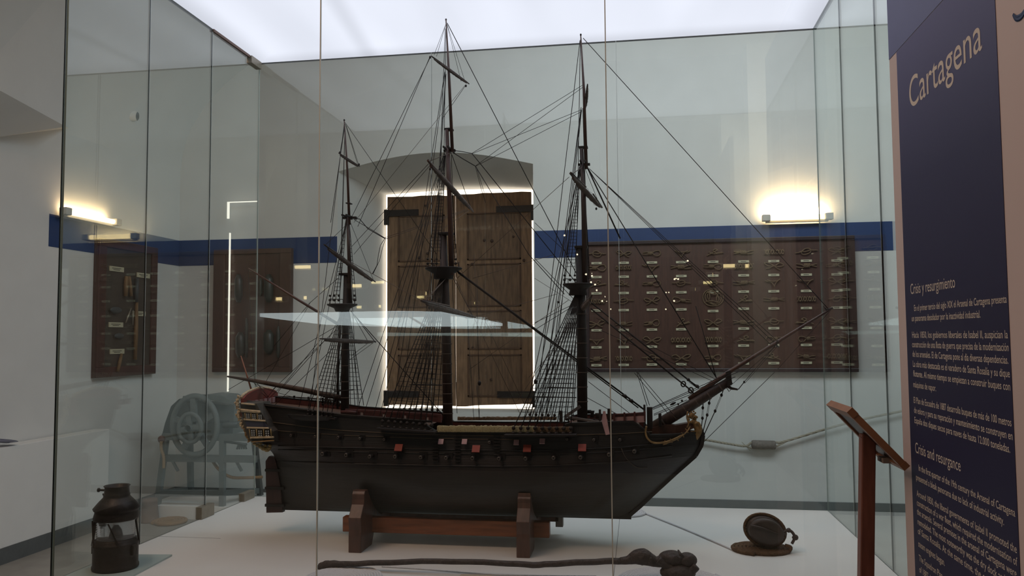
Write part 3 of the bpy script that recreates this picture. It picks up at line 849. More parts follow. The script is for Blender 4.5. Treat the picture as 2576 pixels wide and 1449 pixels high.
fg.tube(catmull([S(x, y, -.03) for x, y in ((1748,1066),(1756,1063),(1761,1069),(1763,1078))], 4), 2.4*PXM, 7)
fg.tube(catmull([S(x, y, -.024) for x, y in ((1750,1092),(1744,1086),(1737,1088),(1738,1096))], 4), 2.2*PXM, 7)
part(fg.build('figurehead', GOLD, ship), 'gilded lion figurehead with open mouth')
# catheads, bitts, knightheads
def post(x, y, h, w_, dy, nm='knighthead'):
    c = S(x, y, dy); MB().box(c-Vector((w_/2*PXM, .008, h*PXM)), c+Vector((w_/2*PXM, .008, 0))).build(nm, DARKW, ship, bevel=.001)
for x, y, h, w_, dy in ((1621,1018,55,5,-.10),(1634,1024,50,13,-.08),(1660,1040,30,7,-.04),(1509,1030,26,5,-.14),(1533,1028,34,9,-.1),(1411,1033,30,8,.1)):
    post(x, y, h, w_, dy)
# anchor fluke board and boat spar on the forecastle
MB().prism([S(1517,1034,-.17), S(1523,1034,-.17), S(1534,1092,-.185), S(1524,1094,-.185), S(1514,1060,-.18)], (0, -.006, 0)).build('anchor_board', PINK, ship)
o = MB(); o.beam(S(1421,1049,-.02), S(1460,1022,-.02), .012, .012); o.build('brace_spar', mat('grey spar', rgb(104, 98, 96), .6), ship)
o = MB(); o.beam(S(1430,1049,-.1), S(1530,1066,-.16), .008, .008); o.build('boat_spar', mat('grey spar', None), ship)
# boats and clutter amidships, capstan, guns on deck
for k, (x, y, dy) in enumerate(((1008,1054,.02),(1160,1056,.05))):
    pass
for x, y, dy, r, h in ((1092,1056,0,9,10),(1040,1052,.05,6,8),(1490,1050,.03,6,16),(1505,1052,.0,8,12),(1480,1040,.05,8,8),(845,1012,.02,6,14),(822,1010,.04,5,12)):
    c = S(x, y, dy); MB().lathe([(.001,h*PXM),(r*PXM,h*PXM),(r*.7*PXM,h*.6*PXM),(r*PXM,0),(.001,0)], c, 12).build('deck_fitting', DARKW, ship)
o = MB()
for i in range(6):
    c = S(818+i*7, 1002+i*1.5, .0); o.tube([c, c+Vector((0,0,-.022))], [.003, .0045], 8)
o.tube([S(812,998), S(858,1004)], .003, 6)
o.build('belfry_rail', DARKW, ship)
# horseshoe netting of quarterdeck: long dark boat on the near side
bt = MB(); n = 20; rows = []
for j in range(7):
    th = pi*j/6; row = []
    for i in range(n+1):
        t = i/n; wv = (1-abs(2*t-1)**3)**.5 if 0 < t < 1 else 0
        p = S(lerp(722, 842, t), lerp(1040, 1046, t), -.19)
        row.append(p+Vector((0, -cos(th)*.022*wv, -sin(th)*.024*wv-.003)))
    rows.append(row)
bt.grid(rows, True); bt.build('quarter_boat', HULLB, ship)

# ---- rigging
def rope(a, b, da=0, db=0, r=.7, sag=0, nm='stay', m=ROPE, n=None):
    p, q = S(*a, da), S(*b, db); r *= 1.25
    if sag:
        k = 8; pts = [p.lerp(q, i/k)-Vector((0, 0, sag*PXM*4*(i/k)*(1-i/k))) for i in range(k+1)]
    else: pts = [p, q]
    return MB().tube(pts, r*PXM, n or 5).build(nm, m, ship)
def polyrope(pts, dys, r=.7, nm='stay', m=ROPE):
    if not isinstance(dys, list): dys = [dys]*len(pts)
    return MB().tube([S(x, y, d) for (x, y), d in zip(pts, dys)], r*1.2*PXM, 5).build(nm, m, ship)
def shrouds(topp, tdy, bots, bdy, rat=(.12, .92), step=8, r=.95, nm='shrouds', rr=.6):
    r *= 1.2
    o = MB(); tops = []
    n = len(bots)
    lines = []
    for i, (x, y) in enumerate(bots):
        a = S(topp[0]+(i-n/2)*.9, topp[1], tdy); b = S(x, y, bdy); lines.append((a, b)); o.tube([a, b], r*PXM, 5)
    h = abs(bots[0][1]-topp[1]); k = int(h*(rat[1]-rat[0])/step)
    for j in range(k):
        t = lerp(rat[0], rat[1], j/max(1, k-1))
        pts = []
        for i, (a, b) in enumerate(lines):
            p = a.lerp(b, t)
            if i:
                mid = (pts[-1]+p)/2; mid.z -= .6*PXM*(1+random.random()); pts.append(mid)
            pts.append(p)
        o.tube(pts, rr*PXM, 4, False)
    return o.build(nm, ROPE, ship)
# mizzen
shrouds((862,784), -.02, [(x, y) for x, y in zip(near_miz, (1034,1035,1036,1037,1039,1040))], -.175, step=9, r=.8)
shrouds((876,784), .02, [(828+i*11+(10 if i > 3 else 0), 1020) for i in range(8)], .165, step=10, r=.8)
shrouds((872,552), -.01, [(836,757),(844,757),(853,757)], -.05, step=9, r=.7, nm='topmast_shrouds')
shrouds((878,552), .01, [(889,757),(896,757)], .04, step=9, r=.7, nm='topmast_shrouds')
# main
shrouds((1112,700), -.02, [(x, 1060+i*1.2) for i, x in enumerate(near_main)], -.196, step=11)
shrouds((1124,700), .02, [(x, 1029+i*.4) for i, x in enumerate(far_main)], .175, step=12, r=.8)
shrouds((1120,388), -.01, [(1076,652),(1087,652),(1098,652),(1108,652)], -.07, step=8, r=.75, nm='topmast_shrouds')
shrouds((1131,388), .01, [(1143,655),(1149,655)], .05, step=9, r=.7, nm='topmast_shrouds')
# fore
shrouds((1452,740), -.02, [(x, 1077) for x in near_fore], -.196, step=11)
shrouds((1460,740), .02, [(x, 1043+i*.4) for i, x in enumerate(far_fore)], .17, step=11, r=.9)
shrouds((1459,420), -.01, [(1420,692),(1434,692),(1446,692)], -.06, step=8, r=.75, nm='topmast_shrouds')
shrouds((1468,420), .01, [(1478,700),(1484,700)], .05, step=9, r=.7, nm='topmast_shrouds')
for a, b, d in (((841,985),(890,980),-.1),((838,981),(888,981),.1),((1030,968),(1112,969),-.1),((1345,998),(1450,1000),-.12),((1376,974),(1450,976),.1)):
    rope(a, b, d, d, 1.0, nm='shroud_batten')
# backstays and running lines of the mizzen
for a, b, d in (((868,312),(832,560),-.02),((866,312),(780,1030),-.16),((868,318),(846,1020),.1),((868,320),(858,700),-.02),
                ((873,550),(752,1024),-.17),((873,550),(775,1026),-.17),((875,552),(900,1022),.15)):
    rope(a, b, 0, d, .6, nm='backstay')
rope((868,308),(1100,642), 0, 0, .5); rope((869,312),(900,415), 0, .1, .45, nm='lift'); rope((868,312),(855,387), 0, -.1, .45, nm='lift')
rope((871,316),(903,417), 0, .12, .45, nm='lift')
polyrope([(880,548),(905,551),(925,575),(968,600)], [0,0,0,.02], .9)
polyrope([(890,552),(935,578),(972,601),(978,597)], [.02]*4, .6)
polyrope([(968,600),(957,617),(952,640),(948,668),(936,690)], .2, .7, 'bunt_line')
polyrope([(970,600),(962,625),(955,655),(938,690)], .2, .6, 'bunt_line')
rope((972,601),(1178,529), .02, .4, .5, nm='brace', m=ROPEL); rope((968,598),(1176,526), .02, .4, .5, nm='brace', m=ROPEL)
rope((818,617),(877,560), -.3, 0, .45, nm='lift'); rope((940,706),(880,556), .34, 0, .45, nm='lift')
rope((624,675),(640,958), 0, 0, .45, nm='vang'); rope((780,762),(670,958), 0, .1, .45, nm='vang', m=ROPE)
for a, b, d0, d1 in (((850,700),(776,765),0,0),((776,766),(690,870),0,.05),((848,820),(575,1090-110),0,0),((845,830),(665,1000),0,.12),((842,872),(690,1020),0,-.1),((806,855),(700,985),-.4,-.1),((820,853),(715,970),-.3,-.1)):
    rope(a, b, d0, d1, .55, nm='brace')
rope((883,782),(945,862), 0, .4, .9, nm='lift'); rope((884,784),(925,858), 0, .3, .6, nm='lift'); rope((862,782),(828,850), 0, -.3, .6, nm='lift')
rope((884,784),(1120,1050), 0, 0, .9); rope((945,858),(880,905), .4, .1, .5, nm='brace'); rope((930,860),(884,895), .3, .1, .5, nm='brace')
polyrope([(640,965),(680,982),(740,1000),(800,1008),(850,1010)], 0, .5, 'boom_sheet'); polyrope([(638,962),(660,990),(672,1000)], 0, .6, 'boom_sheet')
polyrope([(645,962),(668,990),(676,1000)], 0, .6, 'boom_sheet'); polyrope([(700,966),(672,1000)], 0, .5, 'boom_sheet'); polyrope([(712,968),(676,1003)], 0, .5, 'boom_sheet')
# main
for a, b, d in (((1122,70),(1114,560),-.02),((1120,72),(1085,1030),-.15),((1119,180),(985,1050),-.19),((1120,182),(1004,1052),-.19),((1122,186),(1070,1040),.17),((1121,190),(1060,1060),-.19),((1127,184),(1148,700),.02),
                ((1118,384),(895,1042),-.19),((1118,386),(915,1044),-.19),((1119,388),(940,1045),-.19),((1120,390),(955,1047),-.19),((1127,390),(1150,1040),.17),((1121,392),(1040,1035),.17)):
    rope(a, b, 0, d, .62, nm='backstay')
rope((1125,58),(1451,690), 0, 0, .8); rope((1124,60),(1160,205), 0, .12, .4, nm='lift'); rope((1125,62),(1170,206), 0, .14, .4, nm='lift')
rope((1121,62),(1092,138), 0, -.15, .4, nm='lift'); rope((1120,66),(1098,142), 0, -.14, .4, nm='lift')
rope((1083,143),(880,556), -.17, 0, .55, nm='brace'); rope((1081,144),(900,570), -.17, 0, .55, nm='brace')
rope((1172,214),(1112,300), .17, .1, .5, nm='brace'); rope((1170,214),(890,560), .17, 0, .4, nm='brace', m=ROPEL)
rope((1078,412),(885,620), -.45, 0, .5, nm='brace'); rope((1080,418),(890,640), -.45, 0, .45, nm='brace')
polyrope([(1135,378),(1160,381),(1187,386),(1215,420),(1450,712)], 0, .85); polyrope([(1140,384),(1165,400),(1196,418)], 0, .9)
polyrope([(1196,418),(1330,640),(1420,740)], 0, .8); polyrope([(1196,420),(1212,480),(1222,510)], .1, .5, 'bunt_line'); polyrope([(1198,420),(1218,484)], .1, .5, 'bunt_line')
for a, b in (((1187,386),(1466,214)),((1187,387),(1463,276)),((1197,417),(1468,218)),((1197,418),(1464,280))):
    rope(a, b, 0, 0, .5, nm='brace')
rope((1079,406),(1135,384), -.44, 0, .7, nm='lift', m=ROPEL); rope((1186,527),(1137,390), .44, 0, .7, nm='lift')
rope((1070,758),(1122,700), -.5, 0, .7, nm='lift', m=ROPEL); rope((1066,757),(1118,704), -.5, 0, .6, nm='lift', m=ROPEL); rope((1190,797),(1140,700), .58, 0, .6, nm='lift')
rope((1150,682),(1620,1030), 0, 0, 1.7, nm='main_stay'); rope((1152,686),(1606,1026), 0, 0, 1.1, nm='main_preventer_stay')
rope((1062,757),(884,660), -.5, 0, .5, nm='brace', m=ROPEL); rope((1195,797),(1400,740), .6, .1, .5, nm='brace', m=ROPEL)
rope((1190,700),(1395,640), .1, .1, .5, nm='brace', m=ROPEL)
rope((1180,530),(1050,620), .45, .2, .45, nm='brace', m=ROPEL)
for x, y, xb in ((1176,804,1192),(1200,700,1206),):
    rope((x, y), (xb, 1056), .3, .15, .5, nm='sheet')
rope((1193,640),(1206,955), .1, .1, .5, nm='sheet', m=ROPEL); rope((1200,970),(1206,1056), .1, .1, .5, nm='sheet')
o = MB(); o.ball(S(1206,964,.1), 5*PXM, 8, (.9,.7,1.3)); o.build('hanging_block', DARKW, ship)
o = MB(); o.ball(S(1347,960,.1), 5*PXM, 8, (.9,.7,1.3)); o.build('hanging_block', DARKW, ship)
# crossing thin ropes between main and fore
for a, b, d0, d1, r in (((1142,640),(1330,1040),0,.1,.45),((1140,690),(1310,1045),0,.1,.45),((1432,445),(1150,700),-.33,0,.45),((1430,755),(1180,930),-.3,.1,.45),
                        ((1450,765),(1345,830),0,-.1,.55),((1450,762),(1345,812),0,-.1,.55),((1430,640),(1345,560),0,0,.5),((1345,650),(1460,770),0,0,.6),((1450,790),(1300,1010),0,-.15,.45),((1440,830),(1330,950),0,.1,.4),((1345,700),(1440,760),0,0,.4)):
    rope(a, b, d0, d1, r, nm='brace', m=ROPEL if r < .46 else ROPE)
# fore
for a, b, d in (((1460,100),(1452,560),-.02),((1459,102),(1345,1060),-.19),((1462,270),(1360,1060),-.19),((1462,272),(1375,1050),-.19),((1463,276),(1385,1045),.17),((1466,272),(1480,700),.03),
                ((1459,418),(1315,1070),-.19),((1459,418),(1330,1070),-.19),((1460,420),(1352,1068),-.19),((1462,424),(1372,1045),.17)):
    rope(a, b, 0, d, .7, nm='backstay')
rope((1467,96),(2088,782), 0, 0, .75); rope((1477,420),(1803,952), 0, 0, 1.0); rope((1478,422),(1560,600), 0, 0, 1.5)
for b in ((1952,866),(1960,862),(1944,872)): rope((1482,424), b, 0, 0, .55)
rope((1436,440),(1468,418), -.33, 0, .6, nm='lift', m=ROPEL); rope((1510,520),(1472,424), .33, 0, .5, nm='lift')
rope((1488,762),(1757,976), 0, 0, 1.5, nm='fore_stay'); rope((1486,776),(1693,946), 0, 0, 1.5, nm='fore_stay')
polyrope([(1693,946),(1719,966),(1738,982),(1750,996)], 0, 1.6, 'fore_stay')
for x, y, r in ((1719,966,6),(1738,982,6.4)):
    c = S(x, y); MB().tube([c+Vector((r*PXM*cos(a)*.8+r*PXM*.3*sin(a), 0, r*PXM*sin(a)-r*PXM*.3*cos(a))) for a in [2*pi*k/12 for k in range(12)]], 1.7*PXM, 5, closed=True).build('heart_block', DARKW, ship)
for a, b in (((1728,952),(1735,958)),((1750,968),(1758,976)),((1566,992),(1578,1000)),((1583,1004),(1594,1012))):
    MB().tube([S(*a), S((a[0]+b[0])/2, (a[1]+b[1])/2), S(*b)], [2*PXM, 4.6*PXM, 2*PXM], 8).build('heart_block', DARKW, ship)
rope((1732,960),(1752,975), 0, 0, .5, nm='lanyard'); rope((1735,957),(1756,972), 0, 0, .5, nm='lanyard')
rope((1500,800),(1802,955), 0, 0, .5); rope((1510,830),(1795,960), 0, 0, .5); rope((1750,770),(1803,955), 0, 0, .9)
for a, b in (((1640,1026),(1836,938)),((1642,1030),(1850,948)),((1640,1028),(1858,935)),((1645,1042),(1728,1006)),((1645,1045),(1735,1010)),
             ((1600,930),(1628,1022)),((1604,930),(1634,1020)),((1596,938),(1680,1040)),((1601,934),(1700,1050)),((1480,960),(1590,1044)),((1476,1000),(1560,1046))):
    rope(a, b, 0, -.03, .6, nm='brace')
for c1, c2 in (((1686,1019),(1700,1012)),((1704,1018),(1708,1016)),((1713,1009),(1718,1007))):
    MB().tube([S(*c1), S((c1[0]+c2[0])/2, (c1[1]+c2[1])/2), S(*c2)], [1.5*PXM, 3.2*PXM, 1.5*PXM], 7).build('stay_block', DARKW, ship)
# bobstays with paired deadeyes
for top_, d1_, d2_, bot in (((1769,1010),(1768,1026),(1767,1052),(1760,1118)),((1787,1000),(1784,1014),(1779,1044),(1760,1120)),((1820,980),(1815,994),(1799,1034),(1759,1120))):
    rope(top_, d1_, 0, 0, .9, nm='bobstay'); rope(d2_, bot, 0, 0, .9, nm='bobstay')
    for q in (-1.4, 1.4): rope((d1_[0]+q, d1_[1]), (d2_[0]+q, d2_[1]), 0, 0, .4, nm='lanyard')
    for d in (d1_, d2_): MB().ball(S(*d), 3.6*PXM, 7, (.9, .7, 1.15)).build('bobstay_deadeye', DARKW, ship)
rope((1960,925),(1760,1122), 0, 0, .55, nm='martingale'); rope((1950,870),(1873,960), 0, 0, .5, nm='martingale'); rope((1955,872),(1874,964), 0, 0, .4, nm='martingale')
rope((1873,960),(1857,980), 0, 0, .8, nm='martingale'); rope((1960,925),(2092,778), 0, 0, .4, nm='martingale'); rope((1838,970),(1950,872), 0, 0, .4, nm='martingale')
MB().ball(S(1872,961), 2.4*PXM, 6, (1,1,1.3)).build('stay_block', DARKW, ship)
MB().ball(S(1758,1122), 2.6*PXM, 6).build('stay_block', DARKW, ship)
# hawser hanging at the bow
hw = [near(x, y, .004)[0] for x, y in ((1563,1128),(1572,1148),(1588,1166),(1606,1177),(1628,1176))]
MB().tube(catmull(hw, 4), .0012, 5).build('hawser', ROPEL, ship)
for x, y in ((1437,438),(1404,760),(1083,415),(1077,404),(1172,216),(1082,144),(903,414),(1500,525),(1468,600),(1082,425),(855,384)):
    MB().ball(S(x, y, 0 if x in (1468,) else (-.3 if x < 1100 and x > 1000 else 0)), 2.6*PXM, 6, (1,.8,1.35)).build('rigging_block', DARKW, ship)

# ------------------------------------------------------------------ cradle under the ship
cr = empty('ship_cradle', (S(1110,1400).x, YC, CZ0), 'varnished wooden cradle with two end frames holding the ship model', 'stand')
def cradle_end(px_top, px_foot, Xc):
    X = PZ(px_foot[0], px_foot[1], CZ0).x; yf = PZ(px_foot[0], px_foot[1], CZ0).y
    h = YC-yf                                     # half span
    th = .05
    zt = P(px_top[0], px_top[1], YC-h*.72).z
    zb = CZ0
    kz = zk-.006
    pro = [(-h, 0), (-h, .065), (-h+.004, .085), (-h-.003, .13), (-h*.88, .175), (-h*.82, .23), (-h*.86, zt-zb-.06), (-h*.86, zt-zb-.012), (-h*.82, zt-zb)]
    ss = (X-hull_pt(0, .2, -1).x)/(hull_pt(1, .2, -1).x-hull_pt(0, .2, -1).x); zs = sheer(ss)
    for q in (0, .12, .25, .4, .55, .7, .82, .92):
        zz = lerp(zt, kz, q); pro.append((-max(breadth(ss-.02, max(0, (zz-zk)/(zs-zk))), breadth(ss+.02, max(0, (zz-zk)/(zs-zk))))-.006, zz-zb))
    pro.append((-.02, kz-zb-.002))
    prof = pro + [(-y, z) for y, z in reversed(pro)]
    low = [(h-.13, 0), (h-.16, .05), (h-.24, .075), (-h+.24, .075), (-h+.16, .05), (-h+.13, 0)]
    poly = [Vector((X-th/2, YC+y, zb+z)) for y, z in prof+low]
    o = MB(); n = len(poly)
    vs = poly+[p+Vector((th, 0, 0)) for p in poly]
    # triangulated fan by strips: left and right faces as ngons (concave ngons are tessellated)
    fs = [tuple(range(n)), tuple(range(2*n-1, n-1, -1))]
    for i in range(n):
        j = (i+1) % n; fs.append((i, n+i, n+j, j))
    o.add(vs, fs)
    e_ = o.build('end_frame', CRADLE, cr, bevel=.003)
    t = MB()
    for k in range(5): t.ball((X-th/2+.006+k*.0095, YC-h*.76, zt-.008), .0028, 5)
    for k in range(5): t.ball((X-th/2+.006+k*.0095, YC-h*.79, zt-.011), .0026, 5)
    t.build('brass_tack', BRASS, e_)
    return X
xa = cradle_end((905,1231), (892,1391), 0); xb = cradle_end((1318,1243), (1316,1404), 0)
z1, z2 = P(1100,1304,YC-.11).z, P(1100,1342,YC-.11).z
MB().box((xa-.098, YC-.13, z2), (xb+.085, YC-.09, z1)).build('rail', CRADLB, cr, bevel=.003)
part(MB().box((xa-.02, YC+.10, z2+.01), (xb+.10, YC+.14, z1)).build('rail', CRADLE, cr, bevel=.003), 'rear rail')
part(MB().box((xb+.085, YC+.10, z2-.01), (xb+.115, YC+.14, z1+.02)).build('rail_wedge', mat('pale carved wedge', rgb(150, 146, 138), .5), cr), 'pale wedge at the rail end')

# ------------------------------------------------------------------ lantern on a sheet of glass
gp_ = [PZ(x, y, CZ0) for x, y in ((255,1395),(433,1399),(330,1452),(150,1458))]
gp_ = [Vector((CX0+.02, PZ(255,1397,CZ0).y, CZ0)), PZ(433,1399,CZ0), PZ(318,1460,CZ0), Vector((CX0+.02, CY0+.02, CZ0))]
gp_ = [p+Vector((0,0,.0005)) for p in gp_]
o = MB().prism(gp_, (0, 0, .006)).build('glass_sheet', [mat('pale green glass sheet', rgb(178, 196, 192), .12)])
tag(o, 'thin pale green glass sheet lying under the ship lantern', 'glass sheet')
lc = PZ(290, 1428, CZ0+.007); lp = .0066
def lz(y): return P(290, y, lc.y).z
lan = empty('ship_lantern', (lc.x, lc.y, CZ0+.0066), 'dark patinated ship lantern with ribbed glass lens standing at the left end of the case', 'lantern')
u_ = lc.y*1.09/F
def lr(pxw): return pxw/2*u_
LB = CZ0+.0066
o = MB().lathe([(.001, LB), (lr(104), LB), (lr(108), LB+.004), (lr(108), LB+.012), (lr(104), LB+.016), (lr(104), lz(1370)), (lr(108), lz(1367)), (lr(106), lz(1362)), (lr(96), lz(1358)), (lr(96), lz(1354)), (lr(88), lz(1352)), (.001, lz(1352))], (lc.x, lc.y, 0), 40)
bs_ = o.build('base', LANT, lan)
LENS = bpy.data.materials.new('ribbed lens glass'); LENS.use_nodes = True
b = LENS.node_tree.nodes['Principled BSDF']; b.inputs['Transmission Weight'].default_value = .75; b.inputs['Roughness'].default_value = .12; b.inputs['Base Color'].default_value = (.7, .72, .74, 1); b.inputs['IOR'].default_value = 1.3
prof = [(lr(84), lz(1354))]
for k in range(9):
    y = 1351-k*5.4; prof += [(lr(90), lz(y)), (lr(84), lz(y-3))]
o = MB().lathe(prof, (lc.x, lc.y, 0), 40).build('lens', LENS, lan)
part(o, 'clear ribbed glass lens')
MB().lathe([(.001, lz(1352)), (lr(26), lz(1350)), (lr(20), lz(1330)), (lr(8), lz(1318)), (.001, lz(1318))], (lc.x, lc.y, 0), 16).build('burner', LANT, lan)
o = MB().lathe([(lr(84), lz(1336-32)), (lr(104), lz(1304)), (lr(106), lz(1300)), (lr(100), lz(1288)), (lr(98), lz(1283)), (lr(104), lz(1281)), (lr(108), lz(1276)), (lr(84), lz(1261)), (lr(64), lz(1250)), (lr(60), lz(1246)), (lr(62), lz(1243)), (lr(58), lz(1240)), (lr(56), lz(1224)), (lr(62), lz(1221.5)), (lr(60), lz(1220.5)), (lr(50), lz(1222)), (lr(50), lz(1240)), (.001, lz(1242))], (lc.x, lc.y, 0), 40)
o.build('chimney_top', LANT, lan)
hd = MB()
hd.tube(catmull([(lc.x-lr(108), lc.y-.01, lz(1380)), (lc.x-lr(112), lc.y-.01, lz(1330)), (lc.x-lr(112), lc.y, lz(1297)), (lc.x-lr(84), lc.y-.005, lz(1265)), (lc.x-lr(60), lc.y-.01, lz(1252)), (lc.x-lr(56), lc.y-.02, lz(1240))], 5), .0028, 7)
hd.build('carrying_handle', LANT, lan)
o = MB()
for a in (-150, -75, 0, 60, 130, 180):
    a0 = radians(a); R = lr(106)
    o.beam((lc.x+R*cos(a0), lc.y+R*sin(a0), lz(1306)), (lc.x+R*cos(a0+.5), lc.y+R*sin(a0+.5), lz(1368)), .006, .004)
o.build('lens_guard', LANT, lan)
k_ = MB(); kc = Vector((lc.x-lr(66), lc.y-.012, lz(1232))); k_.tube([kc+Vector((.02,0,0)), kc+Vector((-.006,0,0)), kc+Vector((-.014,0,0))], [.004,.004,.0035], 8)
k_.lathe([(.001,-.002),(.0075,-.002),(.0075,.002),(.001,.002)], kc+Vector((-.016,0,0)), 12, Vector((1,0,0))); k_.build('screw_knob', LANT, lan)
for sx in (-1, 1):
    o = MB().box((lc.x+sx*lr(106)-.006, lc.y-.02, lz(1392)), (lc.x+sx*lr(106)+.006, lc.y+.006, lz(1366))); o.build('latch', LANT, lan, bevel=.002)

# ------------------------------------------------------------------ white rope mats, iron bar, block
def rope_mat(cx, cy, rx_px, label, rr=.006, rmin=.0, sq=1, nm='rope_coil', m=WROPE, z=CZ0, spin=0):
    c = PZ(cx, cy, z); R = abs(PZ(cx+rx_px, cy, z).x-c.x)
    pts = []; turns = R/(rr*1.9); n = int(turns*36)
    for i in range(n+1):
        t = i/n; a = 2*pi*turns*t; r_ = R*(rmin+(1-rmin)*t); pts.append((c.x+r_*cos(a), c.y+r_*sin(a)*sq, z+rr*.98+.0007*sin(i*2.1)))
    o = MB().tube(pts, [rr*(1+.07*(i % 2)) for i in range(len(pts))], 7).build(nm, m)
    return tag(o, label, 'rope coil'), c, R
wm1, c1, R1 = rope_mat(865, 1457, 96, 'flat white rope coil under the tip of the iron bar', .005)
wm2, c2, R2 = rope_mat(1690, 1466, 140, 'flat white rope coil under the forked head of the iron bar', .005, 0, .9)
wm3, c3, R3 = rope_mat(1575, 1292, 50, 'small flat white rope coil under the bow of the ship model', .005)
o = MB().tube(catmull([PZ(x, y, CZ0+.004) for x, y in ((1622,1291),(1720,1330),(1800,1364),(1848,1385))], 6), .0035, 7).build('thin_rope', WROPE)
tag(o, 'straight white rope running from the ship bow towards the pulley block', 'rope')
o = MB().tube(catmull([PZ(x, y, CZ0+.003) for x, y in ((960,1425),(1060,1431),(1180,1441),(1280,1447),(1500,1449))], 6), .0022, 7).build('thin_rope', WROPE)
tag(o, 'very thin white rope lying beneath the iron bar', 'rope')
# caption card
ca = [PZ(1160,1446,CZ0), PZ(1239,1446,CZ0)]
o = MB(); o.box((ca[0].x, ca[0].y-.05, CZ0+.0003), (ca[1].x, ca[0].y, CZ0+.003)); o = o.build('caption_card', mat('cream card', rgb(206, 196, 176), .6)); tag(o, 'cream caption card lying flat in front of the iron bar', 'card')
# iron bar
ib = empty('iron_bar', PZ(1300, 1425, CZ0), 'long dark rusty iron bar with a forked knuckle head across the case front', 'iron bar')
yb_ = PZ(1200, 1447, CZ0).y
def I(x, y, dy=0): return P(x, y, yb_+dy)
iu = yb_*1.03/F
bar = [(801,1430,5),(806,1424,7.5),(820,1420,9.5),(840,1419,9),(875,1419,7),(950,1416,7),(1100,1412,7),(1250,1416,7),(1340,1421,7.5),(1400,1418,7.5),(1500,1413,7.5),(1565,1411,8)]
pp = catmull([I(x, y) for x, y, r in bar], 4)
xs_ = [x for x, y, r in bar]
rs = [interp([(I(x, y).x, r*iu) for x, y, r in bar], p.x) for p in pp]
MB().tube([p+Vector((0,0,.001*sin(i*1.7))) for i, p in enumerate(pp)], rs, 12).build('shaft', IRON, ib)
hp = [(1560,1411,8),(1580,1409,10),(1600,1402,17),(1618,1401,20),(1636,1408,15),(1650,1413,12),(1664,1412,14)]
MB().tube(catmull([I(x, y) for x, y, r in hp], 4), [interp([(i*4, q[2]*iu) for i, q in enumerate(hp)], j) for j in range(len(hp)*4-3)], 14).build('bulb', IRON, ib)
o = MB()
o.tube(catmull([I(x, y, -.01) for x, y in ((1655,1408),(1680,1425),(1710,1436),(1738,1436),(1752,1424))], 4), [10*iu,10*iu,10*iu,10*iu]*4+[9*iu], 12)
o.ball(I(1690,1404,.01), 24*iu, 9, (1.35,1,.75)); o.ball(I(1728,1409,.01), 20*iu, 9, (1.2,1,.9)); o.ball(I(1705,1440,.0), 30*iu, 9, (1.4,1,.7))
o.tube([I(1706,1384,-.03), I(1712,1395,-.045), I(1720,1402,-.045)], [2*iu,4*iu,3*iu], 7)
o.build('forked_head', IRON, ib)
# pulley block resting on a brown rope coil
oc, cc, RR = rope_mat(1916, 1385, 74, 'coiled flat mat of dark brown tarred rope under the pulley block', .0075, 0, .8, 'brown_rope_coil', OLDROPE)
oc['category'] = 'rope coil'
bl = empty('pulley_block', (cc.x, cc.y, CZ0+.015), 'round dark wooden pulley block with iron shackle sitting on brown rope at right', 'pulley block')
bu = cc.y/F*1.0
def B(x, y, dy=0): return P(x, y, cc.y+dy)
cen = B(1924, 1334); o = MB()
Mx = Matrix.Rotation(radians(18), 3, 'Y')
for dyo, sc in ((-.034, .93), (0, 1.0), (.034, .93)):
    vs = []; n = 26
    R0 = 41*bu*sc
    prof = [(.001, -.014), (R0*.75, -.015), (R0*.96, -.009), (R0, 0), (R0*.96, .009), (R0*.75, .015), (.001, .014)]
    t0 = len(o.v); o.lathe(prof, (0, 0, 0), 32, Vector((0, 1, 0)))
    for i in range(t0, len(o.v)):
        v = o.v[i]; v = Vector((v.x*1.08, v.y+dyo, v.z*.84)); o.v[i] = cen + Mx @ v
o.build('shell', BLOCKW, bl)
o = MB()
for s_ in (0,):
    pts = []
    for k in range(28):
        a = 2*pi*k/28; v = Mx @ Vector((44.5*bu*1.08*cos(a), 0, 44.5*bu*.84*sin(a))); pts.append(cen+v+Vector((0, .0, 0)))
    o.tube(pts, .0058, 7, closed=True)
o.build('rope_strop', OLDROPE, bl)
o = MB(); o.tube(catmull([B(1888,1322,-.05), B(1915,1328,-.056), B(1950,1340,-.05), B(1978,1345,-.03)], 5), .004, 8); o.build('strap', BLOCKW, bl)
sh = MB()
for dyo in (-.02, .02):
    sh.tube(catmull([B(1968,1346,dyo), B(1980,1334,dyo), B(1992,1338,dyo), B(1999,1352,dyo), B(1992,1368,dyo)], 5), .0055, 8)
sh.ball(B(2001,1352,-.02), .011, 7); sh.ball(B(1984,1334,-.02), .009, 7); sh.tube([B(1996,1352,-.03), B(1996,1352,.03)], .006, 8)
sh.build('shackle', IRON, bl)
o = MB()
o.tube(catmull([B(1975,1372,-.03), B(1990,1378,-.03), B(1980,1392,-.03), B(1965,1400,-.03), B(1930,1394,-.06)], 5), .0068, 7)
o.build('rope_end', OLDROPE, bl)

